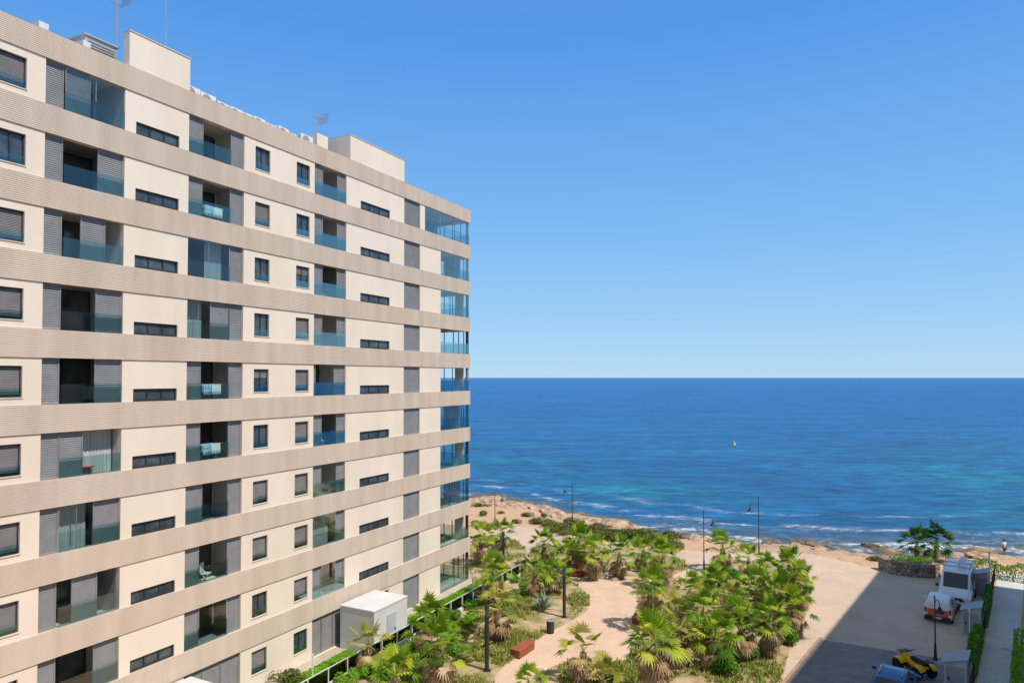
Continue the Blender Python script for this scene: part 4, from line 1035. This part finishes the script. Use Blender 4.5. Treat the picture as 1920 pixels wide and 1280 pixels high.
# quad bike
qb = thing('quad_bike', 'yellow and black quad bike standing in front of the blue car', 'quad bike', EM(44.2, -5.6, .012), RZ_B+.9)
def oval(y, w, z0, z1): return [(-w, y, z0), (-w*1.05, y, (z0+z1)/2), (-w*.6, y, z1), (w*.6, y, z1), (w*1.05, y, (z0+z1)/2), (w, y, z0)]
MB().loft([oval(-.85, .16, .55, .70), oval(-.4, .20, .45, .72), oval(.0, .15, .42, .74), oval(.3, .17, .5, .94), oval(.6, .2, .5, .90), oval(.92, .12, .52, .72)]).build('body', 'paint_yellow', qb)
MB().loft([oval(-.7, .15, .25, .5), oval(.7, .15, .25, .5)]).build('chassis', 'black', qb)
MB().loft([oval(-.82, .19, .72, .84), oval(-.3, .20, .74, .90), oval(.14, .14, .77, .93)]).build('seat', 'rubber', qb)
MB().tube([(-.42, .32, 1.14), (-.2, .42, 1.12), (0, .45, 1.02), (.2, .42, 1.12), (.42, .32, 1.14)], .025, 6).build('handlebar', 'black', qb)
for s_ in (-1, 1):
    for y in (-.66, .66):
        prev = []
        for k in range(7):
            an = rad(25+k*21); prev.append((y+.40*math.cos(an), .32+.40*math.sin(an)))
        MB().loft([[(s_*.22, yy, zz+.02), (s_*.58, yy, zz-.04), (s_*.58, yy, zz-.015), (s_*.22, yy, zz+.05)] for yy, zz in prev]).build('mudguard', 'paint_yellow', qb)
        ty = MB().lathe([(.15, -.13), (.28, -.14), (.33, -.08), (.33, .08), (.28, .14), (.15, .13)], 18, (s_*.48, y, .33), 'x').build('wheel', 'rubber', qb)
        MB().lathe([(.02, s_*.11), (.15, s_*.125), (.15, s_*.05), (.02, s_*.04)], 12, (s_*.48, y, .33), 'x').build('rim', 'grey', ty)
    MB().lathe([(.02, 0), (.075, .01), (.075, .05), (.02, .07)], 10, (s_*.13, .9, .76), 'y').build('headlight', 'lamp', qb)
for y, z_ in ((-.76, .92), (.70, 1.0)):
    rk_ = MB()
    for k in range(5): rk_.tube([(-.34, y-.2+k*.1, z_), (.34, y-.2+k*.1, z_)], .016, 5)
    for x in (-.34, .34): rk_.tube([(x, y-.22, z_), (x, y+.22, z_)], .018, 5)
    for x in (-.15, .15): rk_.tube([(x, y, z_), (x, y, z_-.25)], .014, 5)
    rk_.build('cargo_rack', 'black', qb)
# ------------------------------------------------------------------ buoy
by = thing('marker_buoy', 'yellow marker buoy floating offshore', 'buoy', G(1377, 834, SEA), 0, None, .75)
MB().lathe([(.05, -.4), (.5, -.2), (.6, .1), (.45, .4), (.16, .55), (.12, 1.1), (.05, 1.15)], 14).build('float', 'buoy', by, True)
MB().obox((0, 0, 1.35), (.22, 0, .22), (0, .03, 0), (-.04, 0, .04)).build('top_mark', 'buoy', by)
# ------------------------------------------------------------------ person on the shore
pp = G(1883, 1027, -.6); pp.z = tz(pp.x, pp.y)
pr = thing('person', 'person in white top and dark shorts standing on the shore rocks', 'person', pp, rad(200))
def skinfig(name, verts, edges, m, parent, sub=2, root=0):
    me = bpy.data.meshes.new(name); me.from_pydata([v[:3] for v in verts], edges, []); me.materials.append(MT[m])
    o = bpy.data.objects.new(name, me); C.objects.link(o); o.parent = parent
    o.modifiers.new('skin', 'SKIN')
    if not me.skin_vertices: return o
    for i, v in enumerate(verts):
        r = v[3]; d = me.skin_vertices[0].data[i]; d.radius = r if isinstance(r, tuple) else (r, r); d.use_root = (i == root)
    s_ = o.modifiers.new('sub', 'SUBSURF'); s_.levels = sub; s_.render_levels = sub
    return o
V = [(0, 0, .95, (.15, .11)), (0, 0, 1.15, (.13, .10)), (0, 0, 1.38, (.16, .11)), (0, 0, 1.49, .055), (0, .02, 1.58, .075), (0, .02, 1.68, .085)]
E = [(0, 1), (1, 2), (2, 3), (3, 4), (4, 5)]
def chain(start, pts):
    i = start
    for p in pts:
        V.append(p); E.append((i, len(V)-1)); i = len(V)-1
    return i
for s_ in (-1, 1):
    chain(0, [(s_*.10, 0, .88, .09), (s_*.12, .02*s_, .50, .058), (s_*.13, .0, .10, .042), (s_*.14, .16, .04, .036)])
    wri = chain(2, [(s_*.19, 0, 1.41, .06), (s_*.25, -.02, 1.13, .043), (s_*.26, .06, .88, .030), (s_*.265, .08, .82, .028)])
    for k, (dy, L) in enumerate(((-.03, .07), (-.01, .085), (.01, .08), (.03, .06))):
        chain(wri, [(s_*.27, .08+dy, .78, .010), (s_*.268, .09+dy, .78-L, .008)])
    chain(wri, [(s_*.25, .12, .79, .010), (s_*.245, .14, .75, .008)])
skinfig('body', V, E, 'skin', pr)
skinfig('shirt', [(0, 0, .98, (.165, .125)), (0, 0, 1.18, (.145, .115)), (0, 0, 1.38, (.175, .122)), (0, 0, 1.45, (.1, .08)), (-.2, 0, 1.41, .075), (-.245, -.01, 1.22, .062), (.2, 0, 1.41, .075), (.245, -.01, 1.22, .062)], [(0, 1), (1, 2), (2, 3), (2, 4), (4, 5), (2, 6), (6, 7)], 'shirt', pr)
skinfig('shorts', [(0, 0, .96, (.165, .125)), (-.10, 0, .86, .105), (-.12, .0, .60, .085), (.10, 0, .86, .105), (.12, .0, .60, .085)], [(0, 1), (1, 2), (0, 3), (3, 4)], 'shorts', pr)
hr = MB(); hr.lathe([(.02, .105), (.07, .085), (.098, .03), (.10, -.02), (.09, -.05)], 14, (0, 0, 1.68)); hr.build('hair', 'hair', pr, True)
